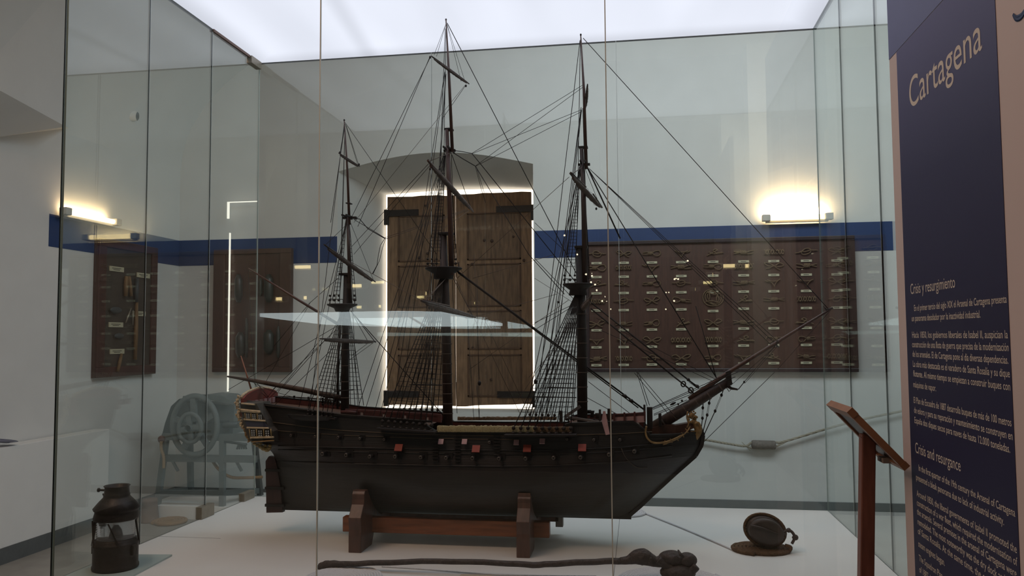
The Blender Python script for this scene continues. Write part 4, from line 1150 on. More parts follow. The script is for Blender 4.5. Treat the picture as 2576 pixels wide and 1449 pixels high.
# ------------------------------------------------------------------ shuttered window
yS = YN-.10
DAYX = .25
zz0, zz1 = P(1200,1022,yS).z, P(1150,489,yS).z
sx0, sx1 = P(974,760,yS).x, P(1338,760,yS).x
sxm = P(1146,760,yS).x
win = empty('window_1', ((sx0+sx1)/2, yS, zz0), None, None); struct(win)
MB().box((nx0-.05, YN+.02, nz0-.05), (nx1+.05, YN+.04, nz1+.08)).build('daylight_glazing', DAY, win)
def shutter(x0, x1, za, zb, zc, zd, hx, flip):
    s = empty('wooden_shutter', (x0, yS, zz0), None, None)
    z0, z1 = zz0, (za+zb)/2
    o = MB(); n = 8
    topp = [Vector((lerp(x0, x1, i/n), yS, lerp(za, zb, i/n)+random.uniform(-.006, .006))) for i in range(n+1)]
    botp = [Vector((lerp(x1, x0, i/n), yS, lerp(zd, zc, i/n)+random.uniform(-.006, .004))) for i in range(n+1)]
    # the leaf: stiles and rails proud of sunk panels
    o.prism(botp+topp, (0, .05, 0))
    leaf = o.build('leaf', SHUT, s)
    st_ = .14
    H = z1-z0; rows = [(.06, .27), (.30, .55), (.58, .80), (.82, .93)]
    rows = [(.05, .235), (.27, .44), (.47, .66), (.69, .90)]
    for a, b in rows:
        xa_, xb_ = x0+st_, x1-st_*.9
        p = MB(); p.box((xa_, yS-.004, z0+H*a), (xb_, yS+.002, z0+H*b))
        pn = p.build('sunk_panel', SHUTP, s)
        f = MB()
        for q in ((xa_-.012, xa_+.004), (xb_-.004, xb_+.012)): f.box((q[0], yS-.014, z0+H*a-.012), (q[1], yS, z0+H*b+.012))
        for q in (z0+H*a-.012, z0+H*b): f.box((xa_-.012, yS-.014, q), (xb_+.012, yS, q+.014))
        f.build('panel_moulding', SHUTM, pn)
    for q in ((.92), (.055)):
        zc_ = z0+H*q if q > .5 else z0+H*q
        w0, w1 = (x0-.03, x0+.36) if not flip else (x1-.38, x1+.03)
        hb = MB().box((w0, yS-.022, zc_-.035), (w1, yS-.008, zc_+.035)).build('hinge_strap', HINGE, s)
        q2 = MB(); xk = x0-.03 if not flip else x1+.0
        q2.box((xk-.0, yS-.03, zc_-.13), (xk+.04 if flip else xk+.05, yS+.0, zc_+.04)); q2.build('hinge_pintle', HINGE, hb)
    k = MB()
    for _ in range(7):
        kx, kz = random.uniform(x0+.08, x1-.08), random.uniform(z0+.1, z1-.1); rr_ = random.uniform(.010, .02)
        k.lathe([(.0005, .0165), (rr_, .0162), (rr_, 0)], (kx, yS, kz), 10, Vector((0, -1, 0)))
    k.build('timber_knot', KNOT, s)
    return s
zt = lambda x, y: P(x, y, yS).z
s1_ = shutter(sx0, sxm-.006, zt(974,495), zt(1146,491), zt(974,1018), zt(1146,1021), 0, False)
tag(s1_, 'left leaf of the old panelled wooden window shutters with iron hinges', 'shutter', 'wooden window shutters')
s2_ = shutter(sxm+.006, sx1, zt(1146,489), zt(1332,482), zt(1146,1022), zt(1338,1016), 0, True)
tag(s2_, 'right leaf of the old panelled wooden window shutters with iron hinges', 'shutter', 'wooden window shutters')

# ------------------------------------------------------------------ knot board
yB = YW-.05
kb = empty('knot_board', (P(1815,937,yB).x, YW, P(1815,937,yB).z), 'wide dark mahogany board with rows of rope knots and small labels on the back wall', 'knot board')
kx0, kx1 = P(1474,770,yB).x, P(2155,770,yB).x; kz0, kz1 = P(1815,936,yB).z, P(1815,600,yB).z
MB().box((kx0, yB+.015, kz0), (kx1, YW-.002, kz1)).build('backboard', BOARD, kb)
o = MB()
for a, b in (((kx0, kz0), (kx1, kz0+.035)), ((kx0, kz1-.035), (kx1, kz1)), ((kx0, kz0+.035), (kx0+.03, kz1-.035)), ((kx1-.09, kz0+.035), (kx1, kz1-.035))):
    o.box((a[0], yB-.012, a[1]), (b[0], yB+.016, b[1]))
o.build('frame', BOARDF, kb, bevel=.006)
def kn(v):
    """seven simple knot layouts in a 1.0 by .5 box: list of point lists (x, z, lift)"""
    if v == 0: return [[(-1,0,0),(-.5,.05,.5),(-.1,.35,0),(.3,.3,.6),(.35,-.1,0),(0,-.3,.5),(-.4,-.25,0),(-.45,.1,.6),(-.1,.0,0),(.3,.1,.6),(1,.0,0)]]
    if v == 1:
        return [[(.0+.55*sin(t)+.25*sin(2*t), .32*cos(t)-.22*cos(2*t), .5+.5*sin(3*t)) for t in [2*pi*i/24 for i in range(25)]], [(.4,.1,.3),(.7,.1,0),(1,.25,0)]]
    if v == 2:
        return [[(-.95+1.9*i/30, .26*sin(i*.8+ph), .5+.5*cos(i*1.6+ph)) for i in range(31)] for ph in (0, 3.14)]
    if v == 3: return [[(-.9,.0,0),(-.75,.32,0),(-.3,.28,0),(.1,.0,.6),(.5,.15,0),(.95,.1,0)],[(-.9,.0,0),(-.7,-.3,0),(-.3,-.25,.5),(.1,.1,0),(.5,-.1,.6),(1,-.1,0)]]+[[(x0,.2,0),(x0+.03,0,.9),(x0+.06,-.2,0)] for x0 in (.0,.1,.2,.3)]
    if v == 4: return [[(-1,.15,0),(-.5,.05,.3),(0,-.15,.6),(.5,.1,0),(1,.2,0)],[(-1,-.15,0),(-.4,0,0),(0,.2,.5),(.3,-.2,0),(1,-.15,0)]]+[[(x0,.22,0),(x0+.05,0,.9),(x0+.02,-.22,0)] for x0 in (-.3,-.18,-.06,.06,.18)]
    if v == 5: return [[(-.1,.0,.5),(-.5,.4,0),(-.9,.2,0),(-.5,-.05,0),(0,0,.6),(.5,.3,0),(.9,.25,0),(.6,-.05,0),(.1,-.05,.4)],[(0,0,.8),(-.3,-.25,0),(-.6,-.4,0)],[(.05,0,.8),(.3,-.25,0),(.7,-.4,0)]]
    return [[(-.6,-.35,0),(-.2,-.1,.4),(.1,.1,0),(.4,.3,.5),(.2,.45,0),(0,.25,.4),(.3,-.05,0),(.9,.05,0)],[(-.4,.1,0),(0,-.15,.5),(.5,-.1,0),(1,-.05,0)]]
protos = {}
colx = [1500.5,1569,1640,1714,1794,1871,1947,2029,2106]; rowy = [662,697,738,781,829,872,917]
for ri in range(7):
    for ci in range(9):
        lx, ly = colx[ci], rowy[ri] - (ci/8)*7 + (2 if ri > 3 else 0)
        v = (ri*3+ci*5+(ri*ci) % 3) % 7
        ring = (ri == 3 and ci == 4)
        kc = P(lx, ly-(23 if ri < 4 else 16)+(-6 if ring else 0), yB)
        hw = .088; hz = .085
        if ring:
            ro = MB()
            for r_, ph in ((.085,0),(.066,1),(.05,2)):
                ro.tube([Vector((kc.x+r_*cos(a)+.008*cos(3*a+ph), yB+.006+.004*sin(4*a), kc.z+r_*sin(a)+.008*sin(3*a+ph))) for a in [2*pi*i/40 for i in range(40)]], .0055, 6, closed=True)
            for a0 in range(4):
                a1 = a0*pi/2+.5
                ro.tube([Vector((kc.x+.075*cos(a1), yB-.002, kc.z+.075*sin(a1))), Vector((kc.x+.03*cos(a1+.9), yB-.008, kc.z+.03*sin(a1+.9))), Vector((kc.x+.07*cos(a1+1.9), yB-.002, kc.z+.07*sin(a1+1.9)))], .005, 6)
            part(ro.build('rope_knot', KROPE, kb), 'round woven rope mat knot')
        else:
            if v not in protos:
                ko = MB()
                for pl in kn(v):
                    pts = catmull([(x*hw, -.006-l*.010, z*hz) for x, z, l in pl], 4)
                    ko.tube([p + WL['knot_board'] for p in pts], .0052, 6)
                ob = ko.build('rope_knot', KROPE, kb); protos[v] = ob
            else:
                ob = protos[v].copy(); COL.objects.link(ob); ob.parent = kb
            off = kc - WL['knot_board']; off.y = yB+.008-WL['knot_board'].y
            ob.location = off
            ob.rotation_euler = (0, random.uniform(-.12, .12) if v != 2 else 0, 0); ob.scale = (random.choice((-1, 1))*random.uniform(.85, 1.12), 1, random.uniform(.8, 1.05))
        lpn = P(lx, ly+(5 if ring else 0), yB)
        l_ = MB().box((lpn.x-.048, yB+.006, lpn.z-.010), (lpn.x+.048, yB+.015, lpn.z+.011)).build('label_card', LABEL, kb)
        ln_ = MB().box((lpn.x-.026, yB+.005, lpn.z-.002), (lpn.x+.022, yB+.0062, lpn.z+.003)).build('label_line', INK, l_)

# ------------------------------------------------------------------ tool boards on the left and back wall
def wallboard(name, corners_fn, label):
    pass
bxw = XW+.04
bz0, bz1 = PX(245, 951, bxw).z, PX(245, 597, bxw).z; bya, byb = PX(243, 780, bxw).y, PX(391, 780, bxw).y
tb = empty('tool_board', (XW, (bya+byb)/2, bz0), 'dark wooden board with old tools and ivory labels on the left wall', 'tool board')
MB().box((XW+.002, bya, bz0), (bxw, byb, bz1)).build('backboard', BOARD, tb)
o = MB()
for a, b in (((bya, bz0), (byb, bz0+.09)), ((bya, bz1-.07), (byb, bz1)), ((bya, bz0+.09), (bya+.10, bz1-.07)), ((byb-.09, bz0+.09), (byb, bz1-.07))):
    o.box((bxw-.002, a[0], a[1]), (bxw+.018, b[0], b[1]))
o.build('frame', mat('dark red frame', rgb(70, 40, 34), .45, var=.2, scale=12), tb, bevel=.005)
MB().box((bxw, bya+.1, bz0+.09), (bxw+.003, byb-.09, bz1-.07)).build('inner_panel', mat('grey brown lining', rgb(64, 56, 48), .7, var=.2, scale=6), tb)
for x, y in ((294,677),(361,693),(350,789),(292,817),(295,884)):
    p = PX(x, y, bxw+.01); l_ = MB().box((bxw+.004, p.y-.10, p.z-.022), (bxw+.012, p.y+.10, p.z+.022)).build('label_card', LABEL, tb)
    q = MB(); q.box((bxw+.0121, p.y-.07, p.z+.003), (bxw+.0126, p.y+.06, p.z+.008)); q.box((bxw+.0121, p.y-.05, p.z-.010), (bxw+.0126, p.y+.04, p.z-.005)); q.build('label_line', INK, l_)
TOOLW = mat('tool handle wood', rgb(120, 92, 60), .6, var=.3, scale=20, grain=(4,4,.7))
for pts, r, m in ((((318,695),(316,745)),.022,TOOLW),(((325,695),(330,745)),.018,TOOLW),(((344,760),(340,905)),.02,TOOLW),(((330,775),(316,812)),.008,STEEL),(((335,780),(334,818)),.006,STEEL),(((306,890),(296,935)),.016,TOOLW),(((345,700),(342,760)),.022,MACHD)):
    a, b = PX(*pts[0], bxw+.03), PX(*pts[1], bxw+.03)
    MB().tube([a, a.lerp(b, .5), b], [r*.7, r, r*.8], 8).build('hand_tool', m, tb)
o = MB()
for c_, r in (((292,780),.06),((300,845),.05)): o.ball(PX(*c_, bxw+.03), r, 7, (.3, 1.4, .5))
o.build('hand_plane', MACHD, tb)

b2y = YW-.06
b2x0, b2x1 = P(536,780,b2y).x, P(731,780,b2y).x; b2z0, b2z1 = P(640,936,b2y).z, P(640,626,b2y).z
t2 = empty('relief_board', ((b2x0+b2x1)/2, YW, b2z0), 'dark wooden board with glass-fronted ship fittings on the back wall left of the window', 'display board')
MB().box((b2x0, b2y+.01, b2z0), (b2x1, YW-.002, b2z1)).build('backboard', BOARD, t2)
o = MB()
for a, b in (((b2x0, b2z0), (b2x1, b2z0+.05)), ((b2x0, b2z1-.05), (b2x1, b2z1)), ((b2x0, b2z0+.05), (b2x0+.12, b2z1-.05)), ((b2x1-.12, b2z0+.05), (b2x1, b2z1-.05))):
    o.box((a[0], b2y-.008, a[1]), (b[0], b2y+.012, b[1]))
o.build('frame', mat('brown board frame', rgb(78, 52, 42), .45, var=.2, scale=10, grain=(5,5,.7)), t2, bevel=.005)
for x, y0, y1, r in ((676,690,760,.045),(676,830,890,.05),(700,820,900,.02),(655,700,745,.02),(600,690,760,.04),(604,835,900,.045),(620,800,900,.015)):
    a, b = P(x, y0, b2y-.01), P(x, y1, b2y-.01)
    MB().tube([a, a.lerp(b, .2), a.lerp(b, .8), b], [r*.4, r, r, r*.5], 10).build('bottle_fitting', mat('grey green fitting', rgb(54, 54, 48), .4, var=.3, scale=20), t2)
# glowing strip added at that board, standing in for a reflected slit of light
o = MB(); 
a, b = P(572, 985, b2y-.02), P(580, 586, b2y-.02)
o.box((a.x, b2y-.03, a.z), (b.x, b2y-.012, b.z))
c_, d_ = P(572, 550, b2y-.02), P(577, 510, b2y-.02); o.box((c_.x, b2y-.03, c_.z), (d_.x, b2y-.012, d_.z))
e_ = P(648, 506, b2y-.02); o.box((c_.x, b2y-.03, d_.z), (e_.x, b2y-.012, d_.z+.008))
o = o.build('slit_reflection', emis('pale slit reflection', (1.0, .93, .80, 1), 1.1)); tag(o, 'thin glowing strip imitating a reflected light slit beside the left board, hooked at its top', 'light')

# ------------------------------------------------------------------ tube lamps
def lampx(name, a, b, ends, label, wallaxis, m=TUBE, r=.018):
    a = Vector(a); b = Vector(b); d = (b-a).normalized()
    L = empty(name, (a+b)/2, label, 'wall lamp')
    MB().tube([a+d*.04, b-d*.04], r, 12).build('tube', m, L)
    n_ = {'x': Vector((1,0,0)), '-x': Vector((-1,0,0)), 'y': Vector((0,-1,0)), '-y': Vector((0,1,0))}[wallaxis]
    for p in (a, b):
        MB().cbox(p-n_*.0, (.07, .07, .06)).build('end_cap', mat('white lamp plastic', rgb(190, 186, 176), .5), L, bevel=.006)
    MB().beam(a-n_*.035-Vector((0,0,.03)), b-n_*.035-Vector((0,0,.03)), .05, .02).build('mount_rail', mat('white lamp plastic', None), L)
    return L
la = P(1928, 561, YW-.09); lb = P(2086, 555, YW-.09); la.z = lb.z = ZBT+.05; la.y = lb.y = YW-.08
lampx('tube_lamp', la, lb, 0, 'glowing warm tube lamp on the blue band above the knot board', 'y', TUBE, .024)
wl_ = area_light('tube_lamp_glow', ((la.x+lb.x)/2, la.y+.028, la.z+.03), (lb-la).length*.9, .03, 13, (1.0, .68, .36), (radians(90+28), 0, 0))
pa, pb = PX(165, 542, XW+.08), PX(292, 567, XW+.08); pa.z = pb.z = ZBT+.03
lampx('tube_lamp', pa, pb, 0, 'glowing warm tube lamp on the blue band of the left wall', 'x', TUBEL, .02)
wl_ = area_light('tube_lamp_glow', ((pa.x+pb.x)/2-.028, (pa.y+pb.y)/2, pa.z+.028), .03, abs(pb.y-pa.y)*.9, 1.1, (1.0, .68, .36), (0, radians(90+28), 0))
# lamps and lit things on the wall behind the visitor, seen only as reflections in the front glass
YV = 2*CY0-(YR+.10)
def mir(x, y):
    p = P(x, y, YV); return Vector((p.x, YR+.10, p.z))
for k, (x0, x1, y) in enumerate(((735,790,672),(880,918,719),(688,718,752),(758,780,749),(1064,1081,738),(1811,1857,669),(1866,1892,669),(1784,1802,691))):
    a, b = mir(x0, y), mir(x1, y); b.z = a.z
    lampx('rear_tube_lamp', a, b, 0, None, '-y', TUBES, .02)
rl = [o for o in bpy.data.objects if o.name.startswith('rear_tube_lamp')]
for k, o in enumerate(rl): o['label'] = 'warm tube lamp on the wall behind the visitor, reflected in the glass'; o['group'] = 'reflected wall lamps'; o['category'] = 'wall lamp'
for k, (x, y) in enumerate(((1420,592),(1452,640),(1474,690),(1489,694),(1487,710),(1497,716),(1501,730),(1730,656),(1697,702),(1706,702),(1696,757),(1515,757))):
    p = mir(x, y)
    o = MB(); o.lathe([(.001,.02),(.012,.02),(.016,0),(.001,0)], p, 12, Vector((0,-1,0))); o.m = 1; o.lathe([(.001,0),(.011,0)], p+Vector((0,.002,0)), 12, Vector((0,1,0)))
    o = o.build('spot_light', [BLACKMETAL, SPOTE]); tag(o, 'small spot light behind the visitor, showing as a glint in the glass', 'spot light', 'reflected spot lights')
q = mir(1885, 700).x; q2 = mir(2052, 700).x
MB().box((q, YR, 0), (q2, YR+.35, ZC)).build('added_pillar', WALL)['kind'] = 'structure'  # unseen pillar added so a warm column is reflected in the front glass
area_light('added_pillar_wash', ((q+q2)/2, YR+1.5, 4.4), .8, .4, 24, (1.0, .84, .68), (radians(-38), 0, 0))  # extra light added to brighten that pillar's reflection
# glowing panels added behind the visitor, cut to the shape of a lit showcase's reflection
q0, q1, q2, q3 = mir(600,790), mir(1262,815), mir(1262,832), mir(640,800)
o = MB(); pz = [mir(600,789), mir(800,786), mir(1000,782), mir(1110,784), mir(1200,802), mir(1264,813), mir(1264,820), mir(1090,822), mir(940,821), mir(820,817), mir(700,803)]
o.prism([Vector((p.x, YR+.12, p.z)) for p in pz], (0, -.02, 0))
o = o.build('reflection_panel', emis('pale panel glow', (.88, .96, 1.0, 1), 3.2)); tag(o, 'glowing white panel added on the wall behind the visitor, reflected across the ship masts', 'light panel')
pz = [mir(950,836), mir(1050,838), mir(1345,836), mir(1345,848), mir(1100,844), mir(950,846)]
o = MB(); o.prism([Vector((p.x, YR+.12, p.z)) for p in pz], (0, -.02, 0))
o = o.build('reflection_panel', emis('dim panel glow', (.86, 1.0, .96, 1), 1.1)); tag(o, 'dimmer thin lit strip added on the wall behind the visitor, reflected below the white one', 'light panel')

# ------------------------------------------------------------------ small wall things
p = PX(335, 288, XW+.08)
sn = empty('wall_sensor', (XW, p.y, p.z), 'small white round detector with a dark face high on the left wall', 'detector')
MB().lathe([(.001,0),(.045,0),(.05,.03),(.045,.09),(.04,.11)], (XW, p.y, p.z), 20, Vector((1,.25,-.1))).build('housing', WHITE, sn)
MB().lathe([(.001,.008),(.034,.006),(.034,0)], Vector((XW,p.y,p.z))+Vector((1,.25,-.1)).normalized()*.108, 20, Vector((1,.25,-.1))).build('lens', BLACKMETAL, sn)
p = PX(221, 1217, XW+.005)
sk = empty('power_socket', (XW, p.y, p.z), 'small white round power socket low on the left wall', 'socket')
MB().box((XW, p.y-.04, p.z-.045), (XW+.01, p.y+.04, p.z+.045)).build('plate', WHITE, sk, bevel=.003)
MB().lathe([(.022,0),(.022,.004),(.018,.004),(.018,-.002),(.001,-.002)], (XW+.01, p.y, p.z), 16, Vector((1,0,0))).build('socket_ring', mat('grey socket', rgb(120,120,118), .5), sk)

# low white bench with the plate, along the left wall
yf_ = PX(274, 1160, XW+.16).y
zb_ = PX(60, 1117, XW+.16).z
bn = empty('white_bench', (XW+.08, yf_-2, 0), 'long low white plinth along the left wall, carrying a plate', 'plinth')
MB().box((XW+.0205, yf_-4.0, .115), (XW+.16, yf_, zb_)).build('plinth_body', WHITE, bn, bevel=.004)
MB().box((XW+.021, yf_-4.0, 0), (XW+.165, yf_, .115)).build('plinth_base', BASE, bn)
pc = PX(5, 1108, XW+.10); pc.z = zb_
pl = MB().lathe([(.001,.002),(.06,.002),(.065,0),(.07,.004),(.13,.016),(.133,.019),(.128,.021),(.065,.010),(.001,.008)], (0,0,0), 36)
Mr = Matrix.Rotation(radians(-14), 3, 'X')
pl.v = [Mr @ v*.75 + pc + Vector((-.0, 0, .03)) for v in pl.v]
pl.m = 1; t0 = len(pl.v); pl.lathe([(.131,.0205),(.134,.0205),(.134,.018)], (0,0,0), 36)
pl.v[t0:] = [Mr @ v*.75 + pc + Vector((0, 0, .031)) for v in pl.v[t0:]]
pm = mat('blue painted ceramic', rgb(150, 152, 176), .3, var=.35, scale=14)
o = pl.build('painted_plate', [pm, mat('navy rim', rgb(30, 34, 60), .4)]); tag(o, 'white plate with blue painting and dark rim lying on the white bench at far left', 'plate')

# ------------------------------------------------------------------ rope-making machine in the corner
ym = 7.0
def Q(x, y, dy=0): return P(x, y, ym+dy)
mu = ym*1.08/F
zfl = .12
plx0, plx1 = Q(388,1262).x, Q(664,1262).x
pr = MB().box((plx0+.06, ym-.235, 0), (plx1, ym+.45, zfl)).build('low_platform', WHITE, None, bevel=.004); tag(pr, 'low white platform in the far left corner under the machine', 'platform')
mc = empty('rope_machine', ((plx0+plx1)/2, ym, zfl), 'grey hand-cranked machine with a large spoked wheel on a four-legged frame in the far corner', 'machine')
def leg(x0, y0, x1, dy, m=MACH, wd=.045):
    a = Q(x0, y0, dy); b = Q(x1, 1245, dy); b.z = zfl; MB().beam(a, b, wd, wd, Vector((0,1,0))).build('leg', m, mc)
leg(418,1100,397,-.2); leg(560,1105,560,-.2); leg(478,1110,480,.3, MACHD); leg(640,1108,655,.3, MACHD)
o = MB()
for y in (1098, 1152): o.beam(Q(412,y,-.2), Q(645,y+3,-.2), .04, .06)
o.beam(Q(412,1098,.3), Q(645,1098,.3), .04, .06); o.beam(Q(412,1098,-.2), Q(470,1098,.3), .04, .05); o.beam(Q(640,1100,-.2), Q(645,1098,.3), .04, .05)
o.beam(Q(400,1240,-.2), Q(560,1240,-.2), .05, .05); o.beam(Q(560,1240,-.2), Q(650,1234,.3), .05, .05); o.beam(Q(400,1240,-.2), Q(470,1232,.3), .05, .05)
for x in (430, 545, 590): o.beam(Q(x,1152,-.2), Q(x+18,1185,-.2), .02, .02)
o.build('frame', MACH, mc)
o = MB(); c = Q(490, 1070, -.24); R = 70*mu
ring = [c+Vector((R*.82*cos(a), 0, R*sin(a))) for a in [2*pi*k/40 for k in range(40)]]
o.tube(ring, .026, 8, closed=True)
for k in range(5):
    a = 2*pi*k/5+.4; o.beam(c, c+Vector((R*.82*cos(a), 0, R*sin(a))), .05, .03, Vector((0,1,0)))
o.build('large_wheel', MACH, mc)
o = MB(); c = Q(478, 1077, -.32); R = 34*mu
o.tube([c+Vector((R*.85*cos(a), 0, R*sin(a))) for a in [2*pi*k/32 for k in range(32)]], .02, 8, closed=True)
for k in range(4):
    a = pi/2*k+.15; o.beam(c, c+Vector((R*.85*cos(a), 0, R*sin(a))), .045, .02, Vector((0,1,0)))
o.lathe([(.03,-.04),(.03,.12)], c, 12, Vector((0,1,0))); o.build('hand_wheel', MACH, mc)
# hood
rows = []
for dyo in (-.16, .30):
    rows.append([Q(x, y, 0)+Vector((0, dyo, 0)) for x, y in ((430,1100),(440,1060),(455,1018),(475,1000),(520,992),(560,996),(588,1012))])
o = MB(); o.grid(rows, True); 
o.prism([Q(x, y, -.16) for x, y in ((462,996),(500,991),(560,995),(592,1014),(588,1018),(520,1004),(462,1008))], (0,-.015,0))
o.prism([Q(x, y, .0) for x, y in ((470,1012),(590,1020),(585,1092),(500,1092))], (0,.25,0))
o.build('hood', MACH, mc)
o = MB(); o.cbox(Q(548,1075,-.1), (.12,.2,.1)); o.tube([Q(520,1070,-.1), Q(600,1068,-.1)], .03, 10); o.tube([Q(560,1110,-.2), Q(620,1118,-.25)], .012, 8)
for k in range(5): o.beam(Q(600+k*4,1118,-.24), Q(596+k*6,1130,-.24), .012, .012)
o.build('gear_box', MACHD, mc)
o = MB(); o.ball(Q(407,1105,-.22), .035, 7); o.build('crank_knob', mat('dark red knob', rgb(96, 60, 54), .5), mc)
o = MB().tube(catmull([Q(406,1110,-.24), Q(406,1130,-.24), Q(412,1150,-.24), Q(412,1178,-.24)], 5), .014, 7); part(o.build('belt', mat('tan leather belt', rgb(160, 136, 104), .7), mc), 'tan leather belt')
o = MB().tube(catmull([Q(530,1152,-.15), Q(550,1180,-.15), Q(580,1200,-.15), Q(620,1202,-.1), Q(660,1200,0)], 6), .014, 7); part(o.build('hanging_rope', TANROPE, mc), 'tan rope looping under the frame')

# bollard and floor coil
pc = PZ(376, 1312, 0)
o = MB().lathe([(.001,0),(.085,0),(.08,.01),(.062,.17),(.066,.175),(.06,.2),(.001,.2)], pc, 20).build('wooden_bollard', mat('grey brown wood', rgb(112, 92, 80), .6, var=.2, scale=20)); tag(o, 'short tapered brown wooden bollard on the floor behind the lantern', 'bollard')
o_, _, _ = rope_mat(428, 1316, 40, 'flat coil of tan rope lying on the floor beside the bollard', .016, .2, 1, 'floor_rope_coil', TANROPE, 0)

# ------------------------------------------------------------------ float line on the back wall
yl = YW-.047
def L(x, y, dy=0): return P(x, y, yl+dy)
fl = empty('float_line', L(1920,1130), 'long tan rope with a grey cork float strung along the back wall', 'rope')
def twist(pts, r, nm):
    path = catmull(pts, 14); o = MB()
    for ph in (0, 2*pi/3, 4*pi/3):
        q = [p+Vector((0, r*.5*cos(i*.9+ph), r*.5*sin(i*.9+ph))) for i, p in enumerate(path)]; o.tube(q, r*.6, 5)
    return o.build(nm, PALER, fl)
twist([L(1700,1098), L(1772,1106), L(1830,1116), L(1875,1122), L(1895,1113), L(1950,1113), L(1975,1110), L(2085,1077), L(2170,1055), L(2290,1030)], .011, 'rope')
twist([L(1872,1120), L(1892,1127), L(1925,1129), L(1950,1124), L(1978,1110)], .009, 'rope')
o = MB(); a, b = L(1891,1118), L(1951,1120)
o.tube([a, a.lerp(b,.05), a.lerp(b,.95), b], [.034,.04,.04,.034], 16); part(o.build('cork_float', mat('grey cork', rgb(112, 104, 98), .8, var=.25, scale=60, bump=.4), fl), 'grey cylindrical float')
o = MB()
for k in range(4): o.tube([L(1874,1120), L(1866+k*7,1112+k*7)], .003, 4)
o.build('frayed_end', PALER, fl)

# ------------------------------------------------------------------ lectern in front of the case
yl_ = 2.2
def K(x, y, dy=0): return P(x, y, yl_+dy)
foot = K(2150, 1449); top_ = K(2182, 1092)
lt = empty('caption_lectern', (foot.x, yl_, 0), 'reddish wooden caption lectern with a tilted framed board on a slim post at right', 'lectern')
bot_ = Vector((foot.x-(top_.x-foot.x)*1.6, yl_, 0.02)); bot_.x = foot.x-.015
MB().beam(bot_, top_, .034, .034, Vector((0,1,0))).build('post', LECT, lt, bevel=.003)
MB().cbox((bot_.x-.03, yl_-.05, .012), (.24, .24, .024)).build('foot_plate', LECT, lt, bevel=.004)
a, b = K(2110,1022), K(2246,1160)
d = (b-a).normalized(); nrm = Vector((-d.z, 0, d.x)); nrm = nrm if nrm.z > 0 else -nrm
o = MB()
wy_ = .22
def slab(p, q, y0, y1, t0, t1):
    vs = []
    for pt in (p, q):
        for yy in (y0, y1):
            for tt in (t0, t1): vs.append(Vector((pt.x, yl_+yy, pt.z))+nrm*tt)
    return vs
def addslab(o, p, q, y0, y1, t0, t1):
    v = slab(p, q, y0, y1, t0, t1); o.add(v, [(0,1,3,2),(4,6,7,5),(0,4,5,1),(2,3,7,6),(0,2,6,4),(1,5,7,3)])
addslab(o, a, b, -wy_/2+.02, wy_/2-.02, -.003, .004); part(o.build('board', mat('dark lectern panel', rgb(60, 38, 34), .4), lt), 'dark tilted panel')
o = MB()
addslab(o, a, b, -wy_/2, -wy_/2+.022, -.008, .008); addslab(o, a, b, wy_/2-.022, wy_/2, -.008, .008)
addslab(o, a-d*.001, a+d*.02, -wy_/2-.001, wy_/2+.001, -.009, .009); addslab(o, b-d*.014, b+d*.001, -wy_/2-.001, wy_/2+.001, -.009, .009)
part(o.build('board_frame', LECT2, lt), 'lighter wooden frame')
o = MB(); m2 = a.lerp(b, .55); o.beam(top_, m2, .04, .02, Vector((0,1,0))); o.build('bracket', LECT, lt)
part(MB().cbox(K(2226,1156), (.022,.05,.012)).build('tape', mat('pale tape', rgb(150,136,124), .8), lt), 'crumpled pale tape')

# ------------------------------------------------------------------ exhibition panel at the right
XP = .652
def E_(x, y): return PX(x, y, XP)
yA = E_(2262, 860).y; yBl = E_(2282, 860).y; yBr = E_(2541, 860).y; yEnd = .9
pn = empty('exhibition_panel', (XP+.02, (yA+yEnd)/2, 0), 'tall white exhibition panel with a navy field and white lettering at the right edge', 'information panel')
ZT = 3.0
MB().box((XP+.0005, yEnd, .06), (XP+.03, yA, ZT)).build('board', mat('warm white panel', rgb(206, 194, 192), .6), pn)
for yy in (yA-.12, yEnd+.12): MB().box((XP-.01, yy-.03, 0), (XP+.20, yy+.03, .06)).build('foot', BLACKMETAL, pn, bevel=.004)
# navy field with printed fade
NV_ = bpy.data.materials.new('printed navy field'); NV_.use_nodes = True; nt = NV_.node_tree; b = nt.nodes['Principled BSDF']
b.inputs['Roughness'].default_value = .55
tc = nt.nodes.new('ShaderNodeTexCoord'); sp = nt.nodes.new('ShaderNodeSeparateXYZ'); nt.links.new(tc.outputs['Object'], sp.inputs[0])
rp = nt.nodes.new('ShaderNodeValToRGB'); mr = nt.nodes.new('ShaderNodeMapRange'); mr.inputs[1].default_value = 1.6; mr.inputs[2].default_value = 2.65
nt.links.new(sp.outputs[2], mr.inputs[0]); nt.links.new(mr.outputs[0], rp.inputs[0]); nt.links.new(rp.outputs[0], b.inputs['Base Color'])
rp.color_ramp.elements[0].color = rgb(30, 28, 70); rp.color_ramp.elements[1].color = rgb(128, 128, 184)
e2 = rp.color_ramp.elements.new(.35); e2.color = rgb(40, 39, 88)
e2 = rp.color_ramp.elements.new(.75); e2.color = rgb(84, 84, 138)
zc0 = E_(2254, 133).z; zr0 = E_(2372, 2)
def FP(y, z, t=.0): return Vector((XP-t, y, z))
dsl = (zr0.z-zc0)/(zr0.y-yBl)
zrr = zc0+dsl*(yBr-yBl)
MB().prism([FP(yBl, .25), FP(yBl, zc0), FP(yBr, zrr), FP(yBr, .25)], (-.0006, 0, 0)).build('navy_field', NV_, pn)
MB().prism([FP(yA, E_(2230, 158).z), FP(yBl, zc0+.002), FP(yBr, zrr+.002), FP(yEnd, zrr+.1), FP(yEnd, ZT-.01), FP(yA, ZT-.01)], (-.0005, 0, 0)).build('slate_header', mat('slate blue print', rgb(94, 104, 156), .55, var=.06, scale=6), pn)
TXT = mat('pale lettering', rgb(214, 208, 196), .6)
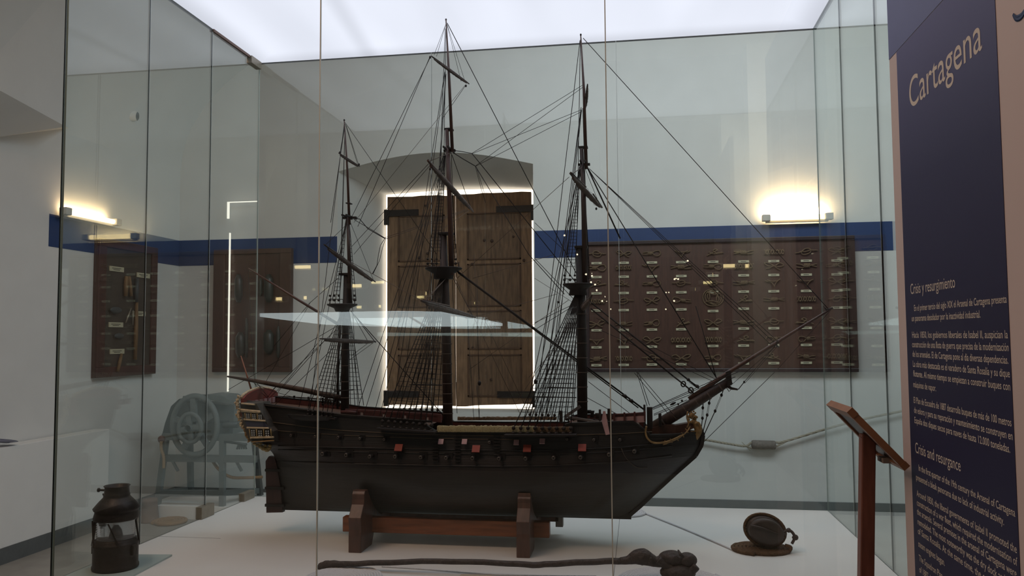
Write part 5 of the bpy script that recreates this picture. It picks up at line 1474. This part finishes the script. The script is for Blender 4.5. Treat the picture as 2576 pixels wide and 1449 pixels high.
def text(s, x0, y0, x1, y1, cap_px, bold=0, y_l=None, mname='lettering'):
    A = E_(x0, y0); Bp = E_(x1, y1)
    cu = bpy.data.curves.new('txt', 'FONT'); cu.body = s; cu.size = 1; cu.offset = bold; cu.resolution_u = 10 if cap_px > 40 else 3
    ob = bpy.data.objects.new('txt', cu); me = bpy.data.meshes.new_from_object(ob)
    bpy.data.objects.remove(ob)
    xs = [v.co.x for v in me.vertices]; w0 = max(xs)-min(xs); x_0 = min(xs)
    W = A.y-Bp.y; depth = A.y*1.12
    h = cap_px*depth/F; sy = h/.73; sx = W/w0
    for v in me.vertices:
        X, Y_ = v.co.x-x_0, v.co.y
        v.co = Vector((XP-.0010, A.y-X*sx, (A.z+Bp.z)/2+Y_*sy)) - WL[pn.name]
    me.materials.append(TXT)
    o = bpy.data.objects.new(mname, me); COL.objects.link(o); o.parent = pn; WL[o.name] = WL[pn.name]
    return o
text('Cartagena', 2290, 275, 2472, 122, 68, 0, None, 'title')
text('Crisis y resurgimiento', 2292, 741, 2404, 722, 23, 0, None, 'heading')
text('Crisis and resurgance', 2304, 1141, 2418, 1183, 23, 0, None, 'heading')
body = [('En el primer tercio del siglo XIX el Arsenal de Cartagena presenta',2301,784,2534,759),
('un panorama desolador por la inactividad industrial.',2295,809,2468,798),
('Hacia 1850, los gobiernos liberales de Isabel II, auspician la',2296,851,2537,849),
('construcción de una flota de guerra que precisa de la modernización',2296,875,2539,881),
('de los arsenales. El de Cartagena pone al día diversas dependencias.',2297,899,2538,913),
('La obra más destacada es el varadero de Santa Rosalía y su dique',2298,925,2542,946),
('flotante. Al mismo tiempo se empiezan a construir buques con',2299,948.5,2543,980),
('máquinas de vapor.',2299,975,2356,983),
('El Plan de Escuadra de 1887 desarrolla buques de más de 100 metros',2300,1015.5,2546,1070),
('de eslora y para su reparación y mantenimiento se construyen en',2301,1042,2549,1102),
('España dos diques secos para naves de hasta 12.000 toneladas.',2302,1067,2542.5,1135),
('In the first quarter of the 19th century the Arsenal of Cartagena',2312.5,1186,2555.5,1297.6),
('presented a bleak panorama due to lack of industrial activity.',2306,1211,2527,1316),
('Around 1850, the liberal governments of Isabel II promoted the',2307.6,1251,2559.6,1387.5),
('construction of a war fleet, which required the modernisation of',2308,1274,2561,1420),
('the arsenals. Several premises in the arsenal of Cartagena were',2308.5,1299,2559,1446),
('remodeled. The most noteworthy was the dry dock and basin',2310,1325,2560,1478),
('of Santa Rosalia. At the same time, the construction of',2310.7,1350,2560,1508),
('steam engines began.',2311.6,1376.6,2378,1421.6),
('The Squadron Plan',2313,1412,2372,1455),('of 1887 developed',2314,1440,2372,1486)]
for s, x0, y0, x1, y1 in body: text(s, x0, y0, x1, y1, 13.5, .004)
# blue stroke fragment on the white part
st_ = catmull([E_(2549,36), E_(2558,46), E_(2572,38), E_(2588,10)], 6)
o = MB().tube([Vector((XP-.002, p.y, p.z)) for p in st_], [.0025+.004*sin(pi*i/(len(st_)-1)) for i in range(len(st_))], 6)
for i in range(len(o.v)): o.v[i].x = XP-.0004-(.0006 if i % 2 else 0)
part(o.build('printed_stroke', BAND, pn), 'curved blue stroke of a large printed letter')
